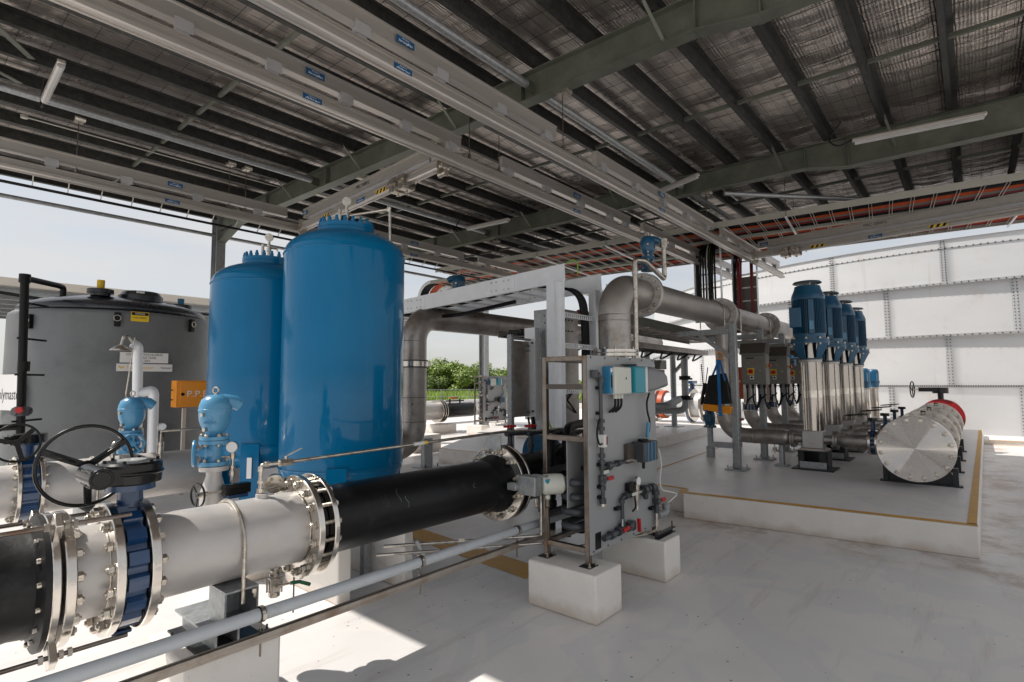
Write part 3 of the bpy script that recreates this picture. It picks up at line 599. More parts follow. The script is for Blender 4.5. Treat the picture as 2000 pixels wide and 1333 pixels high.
# rubber bellows joint
r = T('rubber_expansion_joint', 'black rubber expansion joint with tie rods at the left edge in front', 'expansion joint', (.2, PY, PZ))
MB().closed_lathe((-.388, PY, PZ), X, [(.19, 0), (.215, .05), (.215, .30), (.262, .38), (.275, .50), (.262, .62), (.222, .72), (.215, .80), (.222, .865), (.29, .885), (.29, .905), (.19, .905)], 56).build('bellows', 'rubber', r)
f = flange(r, .518, .548, ro=.293, bl=.01); bolts(r, (-.02, PY, PZ), (1, 0, 0), .262, 16, 'smallss', .02)
flange(r, -.10, -.06, ro=.30, nb=0)
for a in (38, 180+48, 322, 128):
    t = math.radians(a); d = V((0, math.cos(t), math.sin(t))); c = V((0, PY, PZ))+d*.345
    q = MB().cyl(c+X*-.3, c+X*.80, .010, n=10).build('tie_rod', 'tarnished', r)
    e = V((0, PY, PZ))
    for x in (.534,):
        MB().beam(e+d*.255+X*x, e+d*.385+X*x, .075, .03, X).build('tie_lug', 'machined', r, bevel=.004)
        for k in (-.03, .036, .065): MB().cyl(c+X*(x+k-.012), c+X*(x+k+.004), .018, n=6).build('nut', 'smallss', q, smooth=False)
# short spool + valve
r = T('stainless_spool', 'short pale stainless pipe spool between the rubber joint and the blue valve', 'pipe', (.7, PY, PZ))
MB().cyl((.578, PY, PZ), (.76, PY, PZ), PR, n=64).build('pipe', 'ss', r)
flange(r, .562, .600, ro=.293, side=1, ph=.5); flange(r, .735, .772, side=-1, nb=16); weld(r, .734, PY, PZ, PR+.002)
r = T('butterfly_valve', 'large dark blue lugged butterfly valve with black gearbox and big handwheel', 'valve', (.87, PY, PZ))
lug = lambda k, j: 1.0 if j in (0, 3) else (1.0 if (k % 8) in (0, 1, 2, 3, 4) else .905)
b = MB(); b.closed_lathe((.784, PY, PZ), X, [(.2, 0), (.288, 0), (.288, .078), (.2, .078)], 128, lug); b.build('body', 'navy', r, ang=25)
MB().ring((.7725, PY, PZ), (.8695, PY, PZ), .245, .2, 64).build('seat_ring', 'rubber', r)
MB().box(.785, .865, PY-.06, PY+.06, .565, .583).build('foot_lug', 'navy', r, bevel=.004)
b = MB().cyl((.848, PY, PZ+.255), (.848, PY, 1.245), .058, .05, 24).cyl((.848, PY, 1.15), (.848, PY, 1.165), .062, n=24).cyl((.848, PY, 1.235), (.848, PY, 1.262), .105, n=32); b.build('neck', 'navy', r)
g = MB().lathe((.848, PY, 1.262), Z, [(.10, 0), (.128, .006), (.132, .05), (.138, .052), (.138, .062), (.132, .064), (.130, .098), (.12, .108), (.07, .110), (.0, .110)], 48)
g.box(.66, .86, PY-.115, PY-.02, 1.272, 1.352).cyl((.70, PY-.125, 1.312), (.70, PY+.14, 1.312), .048, n=28).cyl((.70, PY-.137, 1.312), (.70, PY-.12, 1.312), .038, n=28).box(.66, .87, PY-.06, PY+.07, 1.275, 1.345)
g = g.build('gearbox', 'blackgloss', r, bevel=.004)
MB().cyl((.848, PY, 1.372), (.848, PY, 1.378), .062, n=32).build('indicator_cap', 'glass', g)
for k in range(6): t = k*PI/3; MB().cyl((.848+.112*math.cos(t), PY+.112*math.sin(t), 1.37), (.848+.112*math.cos(t), PY+.112*math.sin(t), 1.382), .008, n=6).build('bolt', 'blackp', g)
hw = handwheel(r, (.725, 3.49, 1.335), (0, 1, 0), .20, .0095, 'blackgloss', 3, .028, flat=.034, ph=.45, dish=.03)
MB().cyl((.725, PY+.13, 1.312), (.725, 3.50, 1.335), .012, n=12).build('shaft', 'smallss', r)
for k in range(3):
    t = 2*PI*k/3+.45; a_, u_, v_ = basis((0, 1, 0)); d = u_*math.cos(t)+v_*math.sin(t); c = V((.725, 3.478, 1.335))
    MB().beam(c+d*.02, c+d*.197, .028, .02, Y).beam(c+d*.05-Y*.014, c+d*.16-Y*.014, .014, .006, Y).build('spoke', 'blackgloss', hw, bevel=.003)
# stainless main spool
r = T('stainless_pipe', 'matt stainless steel pipe with strap in the foreground between two bolted flanges', 'pipe', (1.4, PY, PZ))
MB().cyl((.915, PY, PZ), (1.73, PY, PZ), PR, n=96).build('pipe', 'ss', r)
flange(r, .870, .910, side=1, nb=16); weld(r, .913, PY, PZ, PR+.001)
flange(r, 1.70, 1.738, side=-1, nb=16, bl=.0); weld(r, 1.695, PY, PZ, PR+.002)
# gap ring of studs then backing flange of the black pipe
for k in range(16):
    t = 2*PI*(k+.5)/16; p = V((1.738, PY+.26*math.cos(t), PZ+.26*math.sin(t))); MB().cyl(p, p+X*.062, .0115, n=8).build('stud', 'smallss', r)
MB().cyl((1.5, PY, PZ+PR-.01), (1.5, PY, PZ+PR+.02), .036, .034, 20).build('threaded_boss', 'ss', r)
# strap (u bolt)
P_ = [(1.315, PY-PR-.012, .60)]+[(1.315, PY-(PR+.012)*math.cos(t), PZ+(PR+.012)*math.sin(t)) for t in [PI*k/24 for k in range(25)]]+[(1.315, PY+PR+.012, .60)]
u_ = solo(MB().tube(P_, .0105, 10), 'u_bolt', 'smallss', 'round stainless u bolt strap over the foreground stainless pipe', 'pipe strap')
# black HDPE pipe
r = T('black_pipe', 'long black polyethylene pipe running from the flange to the grey panel', 'pipe', (2.8, PY, PZ))
MB().cyl((1.76, PY, PZ), (3.50, PY, PZ), .211, n=96).build('pipe', 'black', r)
MB().ring((1.742, PY, PZ), (1.795, PY, PZ), .24, .18, 56).build('stub_end', 'black', r)
rs = random.Random(3)
for k in range(3):
    x0_ = rs.uniform(2.1, 3.4); a0_ = math.radians(rs.uniform(150, 215)); L__ = rs.uniform(.03, .16); pts_ = []
    for q_ in range(6): aa = a0_+L__/.211*q_/5*rs.choice((1, 1)); pts_.append((x0_+.012*math.sin(q_*1.1+k), PY+.2112*math.cos(aa), PZ+.2112*math.sin(aa)*-1))
    MB().tube(pts_, .0006 if k % 2 else .0010, 4).build('scratch', 'greyp', r)
flange(r, 1.80, 1.832, side=1, nb=16, ri=.214)
MB().closed_lathe((3.36, PY, PZ), X, [(.17, 0), (.212, 0), (.232, .1), (.245, .16), (.17, .16)], 56).build('stub_end', 'black', r)
flange(r, 3.521, 3.546, side=-1, nb=12, ri=.22, s=1.1, ro=.32, bl=.03)
flange(r, 3.615, 3.64, side=1, nb=12, ri=.22, ro=.32)
MB().ring((3.547, PY, PZ), (3.614, PY, PZ), .25, .17, 56).build('gasket_ring', 'rubber', r)
MB().cyl((3.60, PY, PZ), (5.6, PY, PZ), .211, n=64).build('pipe', 'black', r)
MB().poly([(3.505, 3.12, 1.10), (3.505, 3.29, 1.10), (3.505, 3.29, 1.29), (3.505, 3.12, 1.29)], (.012, 0, 0)).build('tag_plate', 'galv', r, bevel=.003)
bolts(r, (3.505, 3.20, 1.15), (-1, 0, 0), .05, 2, 'smallss', .03, 1.1)
# T branch saddles with red taps on black pipe
r = T('sampling_valves', 'two black plastic valves with red wing handles on top of the black pipe', 'valve', (4.15, 3.25, 1.1))
for x, y in ((3.98, 3.42), (4.15, 3.30)):
    MB().cyl((x, y, 1.05), (x, y, 1.24), .022, n=14).cyl((x, y, 1.12), (x, y, 1.16), .032, n=14).cyl((x-.05, y, 1.26), (x+.05, y, 1.26), .03, n=14).cyl((x, y, 1.24), (x, y, 1.31), .028, n=12).build('valve_body', 'darkpvc', r)
    MB().beam((x-.06, y+.02, 1.325), (x+.06, y-.02, 1.325), .03, .02).cyl((x, y, 1.30), (x, y, 1.34), .022, n=12).build('wing_handle', 'red', r)
MB().tube([(3.95, 3.42, 1.26), (4.15, 3.30, 1.26), (5.2, 3.2, 1.25)], .024, 12).build('pipe', 'darkpvc', r)
for x in (4.40, 4.75): MB().cyl((x, 3.28, 1.258), (x+.07, 3.275, 1.258), .026, n=14).build('pipe_marker', 'yellow', r)
# pier under pipe
solo(MB().box(1.04, 1.52, 2.96, 3.50, .0, .385), 'concrete_pier', 'plinth', 'white painted concrete pier under the strapped stainless pipe in front', 'plinth', bevel=.02)
r = T('pipe_saddle', 'galvanised folded steel saddle on the white pier under the foreground pipe', 'pipe support', (1.3, 3.2, .4))
MB().box(1.23, 1.40, 2.99, 3.45, .662, .672).build('top_plate', 'galv', r)
MB().box(1.23, 1.24, 3.0, 3.2, .49, .661).build('web_plate', 'galv', r); MB().box(1.39, 1.40, 2.99, 3.45, .49, .661).build('web_plate', 'galv', r); MB().box(1.241, 1.389, 3.2, 3.21, .49, .661).build('web_plate', 'galv', r)
MB().box(1.16, 1.42, 2.98, 3.48, .478, .489).build('shelf_plate', 'galv', r); MB().box(1.19, 1.20, 3.0, 3.45, .395, .477).build('web_plate', 'galv', r); MB().box(1.30, 1.31, 3.0, 3.45, .395, .477).build('web_plate', 'galv', r)
MB().box(1.12, 1.44, 2.985, 3.46, .385, .395).build('base_plate', 'darksteel', r)
for x in (1.36,):
    for y in (2.982+.0, 3.418): MB().cyl((x+.015, y, .64), (x+.015, y, .661), .019, n=6).cyl((x+.015, y, .615), (x+.015, y, .64), .012, n=8).build('nut', 'smallss', r)
for x, y in ((1.10, 3.33), (1.47, 3.4), (1.47, 3.03)): MB().cyl((x, y, .385), (x, y, .43), .006, n=8).cyl((x, y, .388), (x, y, .402), .015, n=6).build('anchor_bolt', 'darksteel', r)
# drain ball valve
r = T('drain_valve', 'stainless drain ball valve with green lever below the foreground pipe', 'valve', (1.59, PY, .6))
MB().cyl((1.59, PY, .69), (1.59, PY, .625), .024, n=6).cyl((1.59, PY, .672), (1.59, PY, .655), .032, n=16).cyl((1.59, PY, .635), (1.59, PY, .62), .030, n=16).build('nipple', 'smallss', r)
MB().box(1.565, 1.615, PY-.022, PY+.022, .525, .605).cyl((1.59, PY, .61), (1.59, PY, .60), .036, n=6).cyl((1.59, PY, .53), (1.59, PY, .50), .032, n=6).build('body', 'smallss', r, bevel=.003)
for sx in (-1, 1):
    for sy in (-1, 1): MB().cyl((1.59+sx*.03, PY+sy*.028, .525), (1.59+sx*.03, PY+sy*.028, .612), .006, n=8).build('body_bolt', 'smallss', r)
MB().cyl((1.59, PY-.02, .57), (1.59, PY-.06, .57), .011, n=8).beam((1.59, PY-.055, .575), (1.66, PY-.075, .575), .02, .006).build('stem', 'smallss', r)
MB().tube([(1.65, PY-.072, .576), (1.70, PY-.085, .574), (1.76, PY-.10, .545)], .011, 8).build('lever', 'green', r)
solo(MB().cyl((1.70, 3.18, .38), (1.70, 3.18, .585), .005, n=8), 'earth_stud', 'tarnished', 'thin rusty rod hanging from the bottom flange bolt by the green lever', 'rod')
# conduit and strut
solo(MB().cyl((-.4, 2.87, .562), (4.9, 2.87, .556), .033, n=28), 'plastic_conduit', 'conduit', 'long pale grey plastic conduit clipped above the steel channel in front', 'conduit')
r = T('strut_channel', 'slotted stainless steel channel carrying the pale conduit in front of the pier', 'channel', (1.5, 2.87, .45))
b = MB(); Q_ = [(-.0205, -.0205), (.0205, -.0205), (.0205, .0205), (.011, .0205), (.011, .014), (.0185, .014), (.0185, -.018), (-.0185, -.018), (-.0185, .014), (-.011, .014), (-.011, .0205), (-.0205, .0205)]
b.prof((-.4, 2.855, .452), (3.9, 2.855, .447), Q_).build('channel', mat('weathered_strut', (.36, .32, .28), .45, .6, var=.3, scale=30, stretch=(.05, 1, 3), dirt=(.22, .15, .10), dthr=.6, dscale=6), r, smooth=False)
for x in (.30, 1.36, 2.42, 3.42):
    c = MB().ring((x-.013, 2.87, .5615), (x+.013, 2.87, .5615), .038, .0335, 28).build('clamp_liner', 'rubber', r)
    MB().ring((x-.009, 2.87, .5615), (x+.009, 2.87, .5615), .0405, .0378, 28).build('clamp_band', 'smallss', c)
    MB().box(x-.01, x+.01, 2.825, 2.835, .545, .575).build('clamp_screw', 'smallss', c)
    MB().cyl((x, 2.87, .35), (x, 2.87, .525), .0055, n=8).cyl((x, 2.87, .475), (x, 2.87, .485), .012, n=6).build('threaded_rod', 'tarnished', r)
# sampling line along the pipe
r = T('instrument_line', 'thin stainless sampling pipe rising from the pipe and running to the tag plate', 'small pipe', (1.5, PY, 1.1))
MB().tube([(1.50, 3.22, 1.11), (1.50, 3.22, 1.272), (1.62, 3.2, 1.272), (3.62, 3.19, 1.312), (5.2, 3.0, 1.255)], .0115, 12, .025).build('pipe', 'smallss', r)
for p, q, rr in (((1.50, 3.22, 1.11), (1.50, 3.22, 1.135), .022), ((1.50, 3.22, 1.165), (1.50, 3.22, 1.18), .019), ((1.50, 3.22, 1.235), (1.50, 3.22, 1.262), .018), ((1.525, 3.22, 1.272), (1.545, 3.22, 1.272), .018)):
    MB().cyl(p, q, rr, n=8).build('fitting', 'smallss', r)
v_ = MB().cyl((1.60, 3.2, 1.272), (1.68, 3.2, 1.273), .022, n=6).cyl((1.64, 3.2, 1.28), (1.64, 3.2, 1.31), .010, n=8).build('ball_valve', 'smallss', r)
MB().beam((1.64, 3.2, 1.308), (1.75, 3.22, 1.345), .018, .003).build('lever', 'smallss', v_)
MB().cyl((2.62, 3.195, 1.292), (2.75, 3.195, 1.2945), .0135, n=12).build('pipe_marker', 'white', r); MB().cyl((2.72, 3.195, 1.294), (2.75, 3.195, 1.2946), .0140, n=12).build('pipe_marker', 'yellow', r)
g = MB().cyl((1.50, 3.25, 1.11), (1.66, 3.33, 1.115), .009, n=8).cyl((1.655, 3.37, 1.13), (1.645, 3.34, 1.125), .058, n=28).build('blank_flange', 'smallss', r)
for k in range(4): t = k*PI/2+.6; c = V((1.645, 3.338, 1.125))+V((.3, 0, 0))*0+V((math.cos(t)*.038, 0, math.sin(t)*.038)); MB().cyl(c, c-Y*.014, .009, n=6).build('bolt', 'smallss', g)
r = T('drain_lines', 'two thin stainless drain pipes crossing from under the black pipe to the panel frame', 'small pipe', (3.0, 3.0, .6))
MB().tube([(2.55, 3.45, .52), (3.55, 2.78, .50), (3.60, 2.76, .50), (3.60, 2.76, .9)], .0125, 10, .02).build('pipe', 'smallss', r)
MB().tube([(2.45, 3.40, .49), (3.58, 2.74, .445), (3.64, 2.72, .445), (3.64, 2.72, .62)], .0105, 10, .02).build('pipe', 'smallss', r)
MB().cyl((3.02, 3.135, .511), (3.06, 3.108, .510), .022, n=6).build('union', 'smallss', r)
MB().beam((2.72, 3.28, .56), (2.78, 3.24, .42), .05, .025).build('bracket', 'galv', r)
# blocks & post behind
solo(MB().box(2.45, 2.57, 3.90, 4.75, 0, .48), 'concrete_upstand', 'plinth', 'white concrete block under the left side of the taller blue vessel', 'plinth', bevel=.012)
solo(MB().box(3.0, 3.10, 3.77, 4.9, 0, .48), 'concrete_upstand', 'plinth', 'white concrete block seen below the black pipe behind the grey post', 'plinth', bevel=.012)
r = T('pipe_stand', 'short galvanised post standing between the white blocks below the black pipe', 'pipe support', (2.94, 4.25, 0))
MB().box(2.90, 2.97, 4.20, 4.27, 0, .60).build('post', 'galv', r, bevel=.004); MB().box(2.86, 3.0, 4.15, 4.32, 0, .012).build('base_plate', 'galv', r)

# ================================================================== PIPE 2 AND VALVES
P2Y, P2Z, P2R = 7.2, .717, .248
r = T('stainless_pipe', 'second stainless pipe running behind at the left in front of the grey tank', 'pipe', (.8, P2Y, P2Z))
MB().cyl((-1, P2Y, P2Z), (.98, P2Y, P2Z), P2R, n=56).build('pipe', 'ss', r); MB().cyl((1.06, P2Y, P2Z), (3.1, P2Y, P2Z), P2R, n=56).build('pipe', 'ss', r)
for a, c, s_ in ((.925, .957, -1), (1.095, 1.127, 1)): flange(r, a, c, P2Y, P2Z, .33, P2R-.002, nb=16, side=s_)
solo(MB().tube([(1.55, P2Y-P2R-.01, .35)]+[(1.55, P2Y-(P2R+.01)*math.cos(t), P2Z+(P2R+.01)*math.sin(t)) for t in [PI*k/16 for k in range(17)]]+[(1.55, P2Y+P2R+.01, .35)], .012, 8), 'u_bolt', 'smallss', 'stainless u bolt strap round the rear left pipe seen through the big handwheel', 'pipe strap')
r = T('pipe_saddle', 'galvanised support bracket under the rear left stainless pipe', 'pipe support', (1.5, P2Y, .2))
MB().box(1.46, 1.62, 6.9, 7.5, .44, .455).build('top_plate', 'galv', r); MB().box(1.46, 1.475, 6.92, 7.48, .25, .44).build('web_plate', 'galv', r); MB().box(1.605, 1.62, 6.92, 7.48, .25, .44).build('web_plate', 'galv', r); MB().box(1.38, 1.7, 6.9, 7.5, .235, .25).build('base_plate', 'galv', r)
solo(MB().box(1.25, 1.8, 6.85, 7.55, 0, .235), 'concrete_pier', 'plinth', 'low white concrete pier under the rear left pipe', 'plinth', bevel=.015)
r = T('butterfly_valve', 'smaller dark blue butterfly valve with black handwheel at the far left', 'valve', (1.02, P2Y, P2Z))
MB().closed_lathe((.965, P2Y, P2Z), X, [(.24, 0), (.315, 0), (.315, .12), (.24, .12)], 96, lambda k, j: 1.0 if (k % 6) < 4 else .94).build('body', 'navy', r, ang=25)
MB().cyl((1.02, P2Y, 1.0), (1.02, P2Y, 1.16), .06, n=20).cyl((1.02, P2Y, 1.15), (1.02, P2Y, 1.175), .11, n=24).build('neck', 'navy', r)
MB().cyl((1.02, P2Y, 1.175), (1.02, P2Y, 1.26), .15, n=32).box(.83, 1.0, P2Y-.12, P2Y, 1.18, 1.25).cyl((.90, P2Y-.16, 1.215), (.90, P2Y+.05, 1.215), .05, n=20).build('gearbox', 'blackgloss', r)
handwheel(r, (.90, P2Y-.28, 1.20), (0, 1, 0), .175, .011, 'blackgloss', 3, .032, flat=.04, ph=.25); MB().cyl((.90, P2Y-.28, 1.20), (.90, P2Y-.1, 1.205), .014, n=10).build('shaft', 'smallss', r)

def air_valve(label, x, y, z0, s=1.0, wheel=(-1, 0, 0), m='ltblue', hooded=True, gate=True, hoodx=(1, -.15, 0)):
    r = T('air_release_valve', label, 'air valve', (x, y, z0)); c = V((x, y, z0)); H_ = V(hoodx).normalized()
    q = lambda h: c+Z*(h*s)
    b = MB().lathe(q(.0), Z, [(.088*s, 0), (.088*s, .022*s), (.045*s, .024*s), (.05*s, .04*s), (.075*s, .075*s), (.092*s, .12*s), (.097*s, .165*s), (.097*s, .185*s), (.10*s, .187*s), (.10*s, .20*s), (.097*s, .202*s), (.095*s, .225*s), (.082*s, .262*s), (.05*s, .288*s), (0, .295*s)], 36)
    bo = b.build('body', m, r)
    if hooded:
        p0 = q(.235); MB().tube([p0-H_*.01*s, p0+H_*.06*s+Z*.012*s, p0+H_*.115*s+Z*.004*s, p0+H_*.15*s-Z*.018*s], [.055*s, .050*s, .046*s, .040*s], 18, cap=True).build('outlet_hood', m, r)
    MB().torus(q(.322), (1, .6, 0), .020*s, .006*s, 20, 8).cyl(q(.288), q(.302), .009*s, n=8).build('lifting_eye', 'smallss', r)
    bolts(r, q(.022), Z, .074*s, 6, 'smallss', .0, .55*s); bolts(r, q(.21)+V((0, 0, 0)), (0, 0, 1), .1*s, 0)
    for hh in (.165, .07): d = V((-.8, -.4, 0)).normalized(); rr_ = (.095 if hh > .1 else .072)*s; MB().cyl(q(hh)+d*rr_*.95, q(hh)+d*(rr_+.022*s), .013*s, n=6).build('plug', 'smallss', r)
    if not gate: return r
    g = MB().cyl(q(-.003), q(-.025), .09*s, n=32).cyl(q(-.025), q(-.14), .05*s, n=24).cyl(q(-.14), q(-.165), .092*s, n=32).lathe(q(-.083)-V(wheel)*.0, wheel, [(.055*s, 0), (.055*s, .035*s), (.062*s, .035*s), (.062*s, .05*s), (.04*s, .052*s), (.03*s, .08*s), (.014*s, .09*s), (.014*s, .11*s)], 20).build('gate_body', m, r)
    bolts(r, q(-.025), -Z, .074*s, 6, 'smallss', .0, .5*s); bolts(r, q(-.139), Z, .076*s, 6, 'smallss', .0, .5*s)
    handwheel(r, q(-.083)+V(wheel)*.112*s, wheel, .078*s, .0085*s, m, 5, .018*s, flat=.012*s)
    return r
av = air_valve('light blue air release valve with round handwheel just behind the foreground pipe', 1.42, 3.70, 1.395, .97, wheel=(-.92, .40, 0))
MB().lathe((1.425, 3.70, .90), Z, [(.075, 0), (.075, .17), (.068, .19), (.045, .265), (.045, .30), (.085, .302), (.085, .33)], 32).build('riser_cone', 'ss', av)
MB().tube([(1.425, 3.70, .95), (1.425, 3.70, .86), (1.425, 3.3, .86)], .07, 20, .08).build('branch_pipe', 'ss', av)
cv = V((1.42, 3.70, 0)); dv = V((-.62, -.78, 0)).normalized(); uv = Z.cross(dv)
text('BERMAD', .022, cv+dv*.0895+Z*1.505, uv, Z, 'ltblue', av, 'cast_lettering', .002, fit=.075)
MB().poly([cv+dv*.090+uv*-.02+Z*1.528, cv+dv*.090+uv*.02+Z*1.528, cv+dv*.090+Z*1.552], dv*.004).build('cast_emblem', 'ltblue', av, smooth=False)
a = MB().box(1.44, 1.60, 3.56, 3.62, 1.055, 1.12).build('gear_actuator', 'blackgloss', av, bevel=.006)
MB().box(1.46, 1.58, 3.555, 3.625, 1.035, 1.055).build('actuator_base', 'navy', a)
MB().cyl((1.28, 3.56, 1.085), (1.46, 3.59, 1.085), .007, n=8).cyl((1.28, 3.56, 1.085), (1.34, 3.57, 1.085), .016, n=12).build('actuator_shaft', 'smallss', a)
handwheel(av, (1.285, 3.56, 1.085), (-1, -.2, 0), .068, .006, 'blackgloss', 3, .014, name='small_handwheel', flat=.014)
MB().cyl((1.52, 3.66, 1.12), (1.52, 3.66, 1.37), .010, n=10).cyl((1.52, 3.66, 1.16), (1.52, 3.66, 1.19), .02, n=8).cyl((1.52, 3.66, 1.21), (1.52, 3.66, 1.225), .018, n=8).cyl((1.52, 3.66, 1.27), (1.52, 3.66, 1.30), .020, n=8).tube([(1.52, 3.66, 1.28), (1.45, 3.68, 1.28)], .009, 8).build('test_line', 'smallss', av)
g = MB().cyl((1.50, 3.63, 1.345), (1.525, 3.67, 1.345), .034, n=24).build('pressure_gauge', 'smallss', av); MB().cyl((1.497, 3.626, 1.345), (1.4995, 3.630, 1.345), .030, n=24).build('gauge_face', 'whitep', g)
av2 = air_valve('light blue air release valve standing on the rear left pipe near the shower', 1.86, 7.1, 1.215, 1.33, wheel=(-.1, -1, 0))
MB().lathe((1.86, 7.15, .93), Z, [(.10, 0), (.055, .045), (.055, .055), (.1, .056), (.1, .07)], 24).build('riser_cone', 'ss', av2)
MB().tube([(1.70, 7.1, .93), (1.70, 7.1, 1.12), (1.82, 7.1, 1.12)], .014, 8, .03).cyl((1.70, 7.1, .96), (1.70, 7.1, .99), .024, n=8).cyl((1.70, 7.1, 1.03), (1.70, 7.1, 1.06), .022, n=8).build('test_line', 'smallss', av2)
MB().cyl((2.12, 7.0, .92), (2.12, 7.0, 1.25), .014, n=8).cyl((2.12, 7.0, .97), (2.12, 7.0, 1.10), .034, n=12).build('test_line', 'smallss', av2)
g = MB().cyl((2.12, 6.96, 1.27), (2.12, 7.0, 1.27), .042, n=24).build('pressure_gauge', 'smallss', av2); MB().cyl((2.12, 6.957, 1.27), (2.12, 6.960, 1.27), .037, n=24).build('gauge_face', 'whitep', g)
solo(MB().tube([(2.12, 7.0, 1.22), (4.2, 6.6, 1.25)], .015, 10), 'small_pipe', 'smallss', 'thin horizontal stainless pipe from the rear air valve towards the blue vessel', 'small pipe')

# ================================================================== BLUE PRESSURE VESSELS
def vessel(x, y, label, zb=1.0, zt=2.945):
    r = T('pressure_vessel', label, 'pressure vessel', (x, y, .4)); R_ = .555; c = V((x, y, 0)); D = zt-2.945
    pr = [(0, zb-.285)]
    for k in range(1, 11): t = PI/2*k/10; pr.append((R_*math.sin(t)**.86, zb-.285*math.cos(t)))
    pr[-1] = (R_, zb); pr += [(R_, zt)]
    for k in range(1, 10): t = PI/2*k/10; pr.append((R_*math.cos(t)**.86, zt+.25*math.sin(t)))
    pr = [p for p in pr if not (p[1] > zt+.1 and p[0] < .26)]+[(.25, zt+.22), (.0, zt+.225)]
    MB().lathe((x, y, 0), Z, pr, 96).build('shell', 'blue', r, ang=60)
    for z in (zb, zt): MB().torus((x, y, z), Z, R_+.001, .007, 96, 6).build('weld_bead', 'blue', r)
    MB().lathe((x, y, 3.06+D), Z, [(.25, 0), (.25, .10), (.262, .105), (.262, .145), (.258, .147), (.258, .15), (.262, .152), (.262, .19), (0, .19)], 64).build('manway_neck', 'blue', r)
    for k in range(20):
        t = 2*PI*k/20; p = c+V((math.cos(t)*.238, math.sin(t)*.238, 3.245+D)); MB().cyl(p, p+Z*.035, .019, n=6).cyl(p+Z*.035, p+Z*.062, .016, .012, 8).build('nut', 'blue', r)
    d = V((.95, -.3, 0)).normalized(); sd = Z.cross(d); p = c+d*.30+Z*(3.04+D)
    b = MB(); ring = [p+sd*(.045*math.cos(t))+Z*(.15+.045*math.sin(t)) for t in [PI*k/8 for k in range(9)]]; b.poly([p+sd*.06, *ring, p-sd*.06], d*.02)
    lg = b.build('lifting_lug', 'blue', r); MB().cyl(p+Z*.15-d*.004, p+Z*.15+d*.024, .018, n=12).build('lug_hole', 'blackp', lg)
    for k in range(3):
        a = math.radians(225+8+120*k); d = V((math.cos(a), math.sin(a), 0)); sd = Z.cross(d); e = c+d*(R_+.012)
        b = MB(); b.beam(e+Z*.42, e+Z*(zb+.03), .014, .17, sd); b.beam(e+sd*.078-d*.035+Z*.42, e+sd*.078-d*.035+Z*zb, .085, .014, sd, (0, 0)); b.beam(e-sd*.078-d*.035+Z*.42, e-sd*.078-d*.035+Z*zb, .085, .014, sd)
        l_ = b.build('leg', 'blue', r, smooth=False, bevel=.003); MB().box(e.x-.1, e.x+.1, e.y-.1, e.y+.1, .40, .42).build('base_plate', 'blue', l_)
    g = MB().cyl((x, y, 3.250+D), (x, y, 3.305+D), .030, n=16).cyl((x, y, 3.305+D), (x, y, 3.480+D), .014, n=10).cyl((x, y, 3.350+D), (x, y, 3.380+D), .026, n=8).cyl((x, y, 3.410+D), (x, y, 3.430+D), .022, n=8).cyl((x-.05, y+.04, 3.250+D), (x-.05, y+.04, 3.430+D), .016, n=10).tube([(x, y, 3.390+D), (x+.08, y-.02, 3.390+D), (x+.09, y-.02, 3.360+D)], .01, 8).build('gauge_stem', 'smallss', r)
    f = MB().cyl((x-.012, y-.015, 3.510+D), (x+.012, y+.015, 3.510+D), .042, n=28).build('pressure_gauge', 'smallss', g); return r
v1 = vessel(2.889, 4.563, 'taller looking front blue pressure vessel behind the black pipe')
v2 = vessel(2.752, 5.872, 'rear blue pressure vessel left of the front one beside the orange box', 1.13, 2.80)
plate((2.40, 5.40, .93), (.7, -.7, 0), Z, .045, .20, .003, 'whitep', v2, 'tag_label')
for v_, z in ((v2, .47),):
    pass
r = T('relief_pipe', 'thin stainless vent pipe looping over the front vessel and down its right side', 'small pipe', (3.1, 4.15, 3.3))
MB().tube([(2.889, 4.50, 3.36), (3.09, 4.18, 3.40), (3.10, 4.16, 3.39), (3.12, 4.14, .45)], .013, 10, .03).build('pipe', 'smallss', r)
MB().cyl((3.09, 4.175, 3.38), (3.095, 4.165, 3.42), .021, n=8).build('elbow_fitting', 'smallss', r)
solo(MB().box(2.2, 3.6, 4.95, 6.6, 0, .40), 'vessel_plinth', 'plinth', 'white concrete plinth under the rear blue pressure vessel', 'plinth', bevel=.015)

# ================================================================== GREY CHEMICAL TANK
gx, gy, gr = 3.03, 12.76, 1.6
r = T('chemical_tank', 'large grey plastic chemical tank with black domed lid at the left', 'chemical tank', (gx, gy, 0))
MB().lathe((gx, gy, 0), Z, [(gr, 0), (gr, 2.95), (gr-.012, 3.0), (gr-.05, 3.03), (1.40, 3.045), (0, 3.05)], 120).build('shell', 'greytank', r, ang=60)
MB().lathe((gx, gy, 3.03), Z, [(1.47, 0), (1.50, .03), (1.50, .10), (1.44, .16), (1.2, .25), (.8, .34), (.3, .40), (0, .41)], 96, lambda k: 1).build('lid', 'blacklid', r, ang=60)
for k in range(12):
    t = 2*PI*k/12; d = V((math.cos(t), math.sin(t), 0)); MB().beam(V((gx, gy, 3.40))+d*.5, V((gx, gy, 3.265))+d*1.2, .16, .05).build('lid_rib', 'blacklid', r, bevel=.02)
def vent(p, top, m2, lab):
    p = V(p); q = MB().cyl(p, p+Z*.09, .15, n=24).cyl(p+Z*.05, p+Z*.12, .20, n=24).build('nozzle', 'blacklid', r); MB().cyl(p+Z*.12, p+Z*(.12+top), .06, n=16).build('cap', m2, q)
vent((2.55, 11.9, 3.33), .17, 'yellow', ''); vent((3.95, 12.2, 3.22), .13, 'ctrlblue', '')
MB().lathe((3.2, 12.0, 3.28), Z, [(.36, 0), (.36, .12), (.30, .20), (0, .24)], 32).build('manway_lid', 'blacklid', r)
MB().box(3.03, 3.16, 11.64, 11.645, 3.42, 3.46).build('tag_label', 'whitep', r)
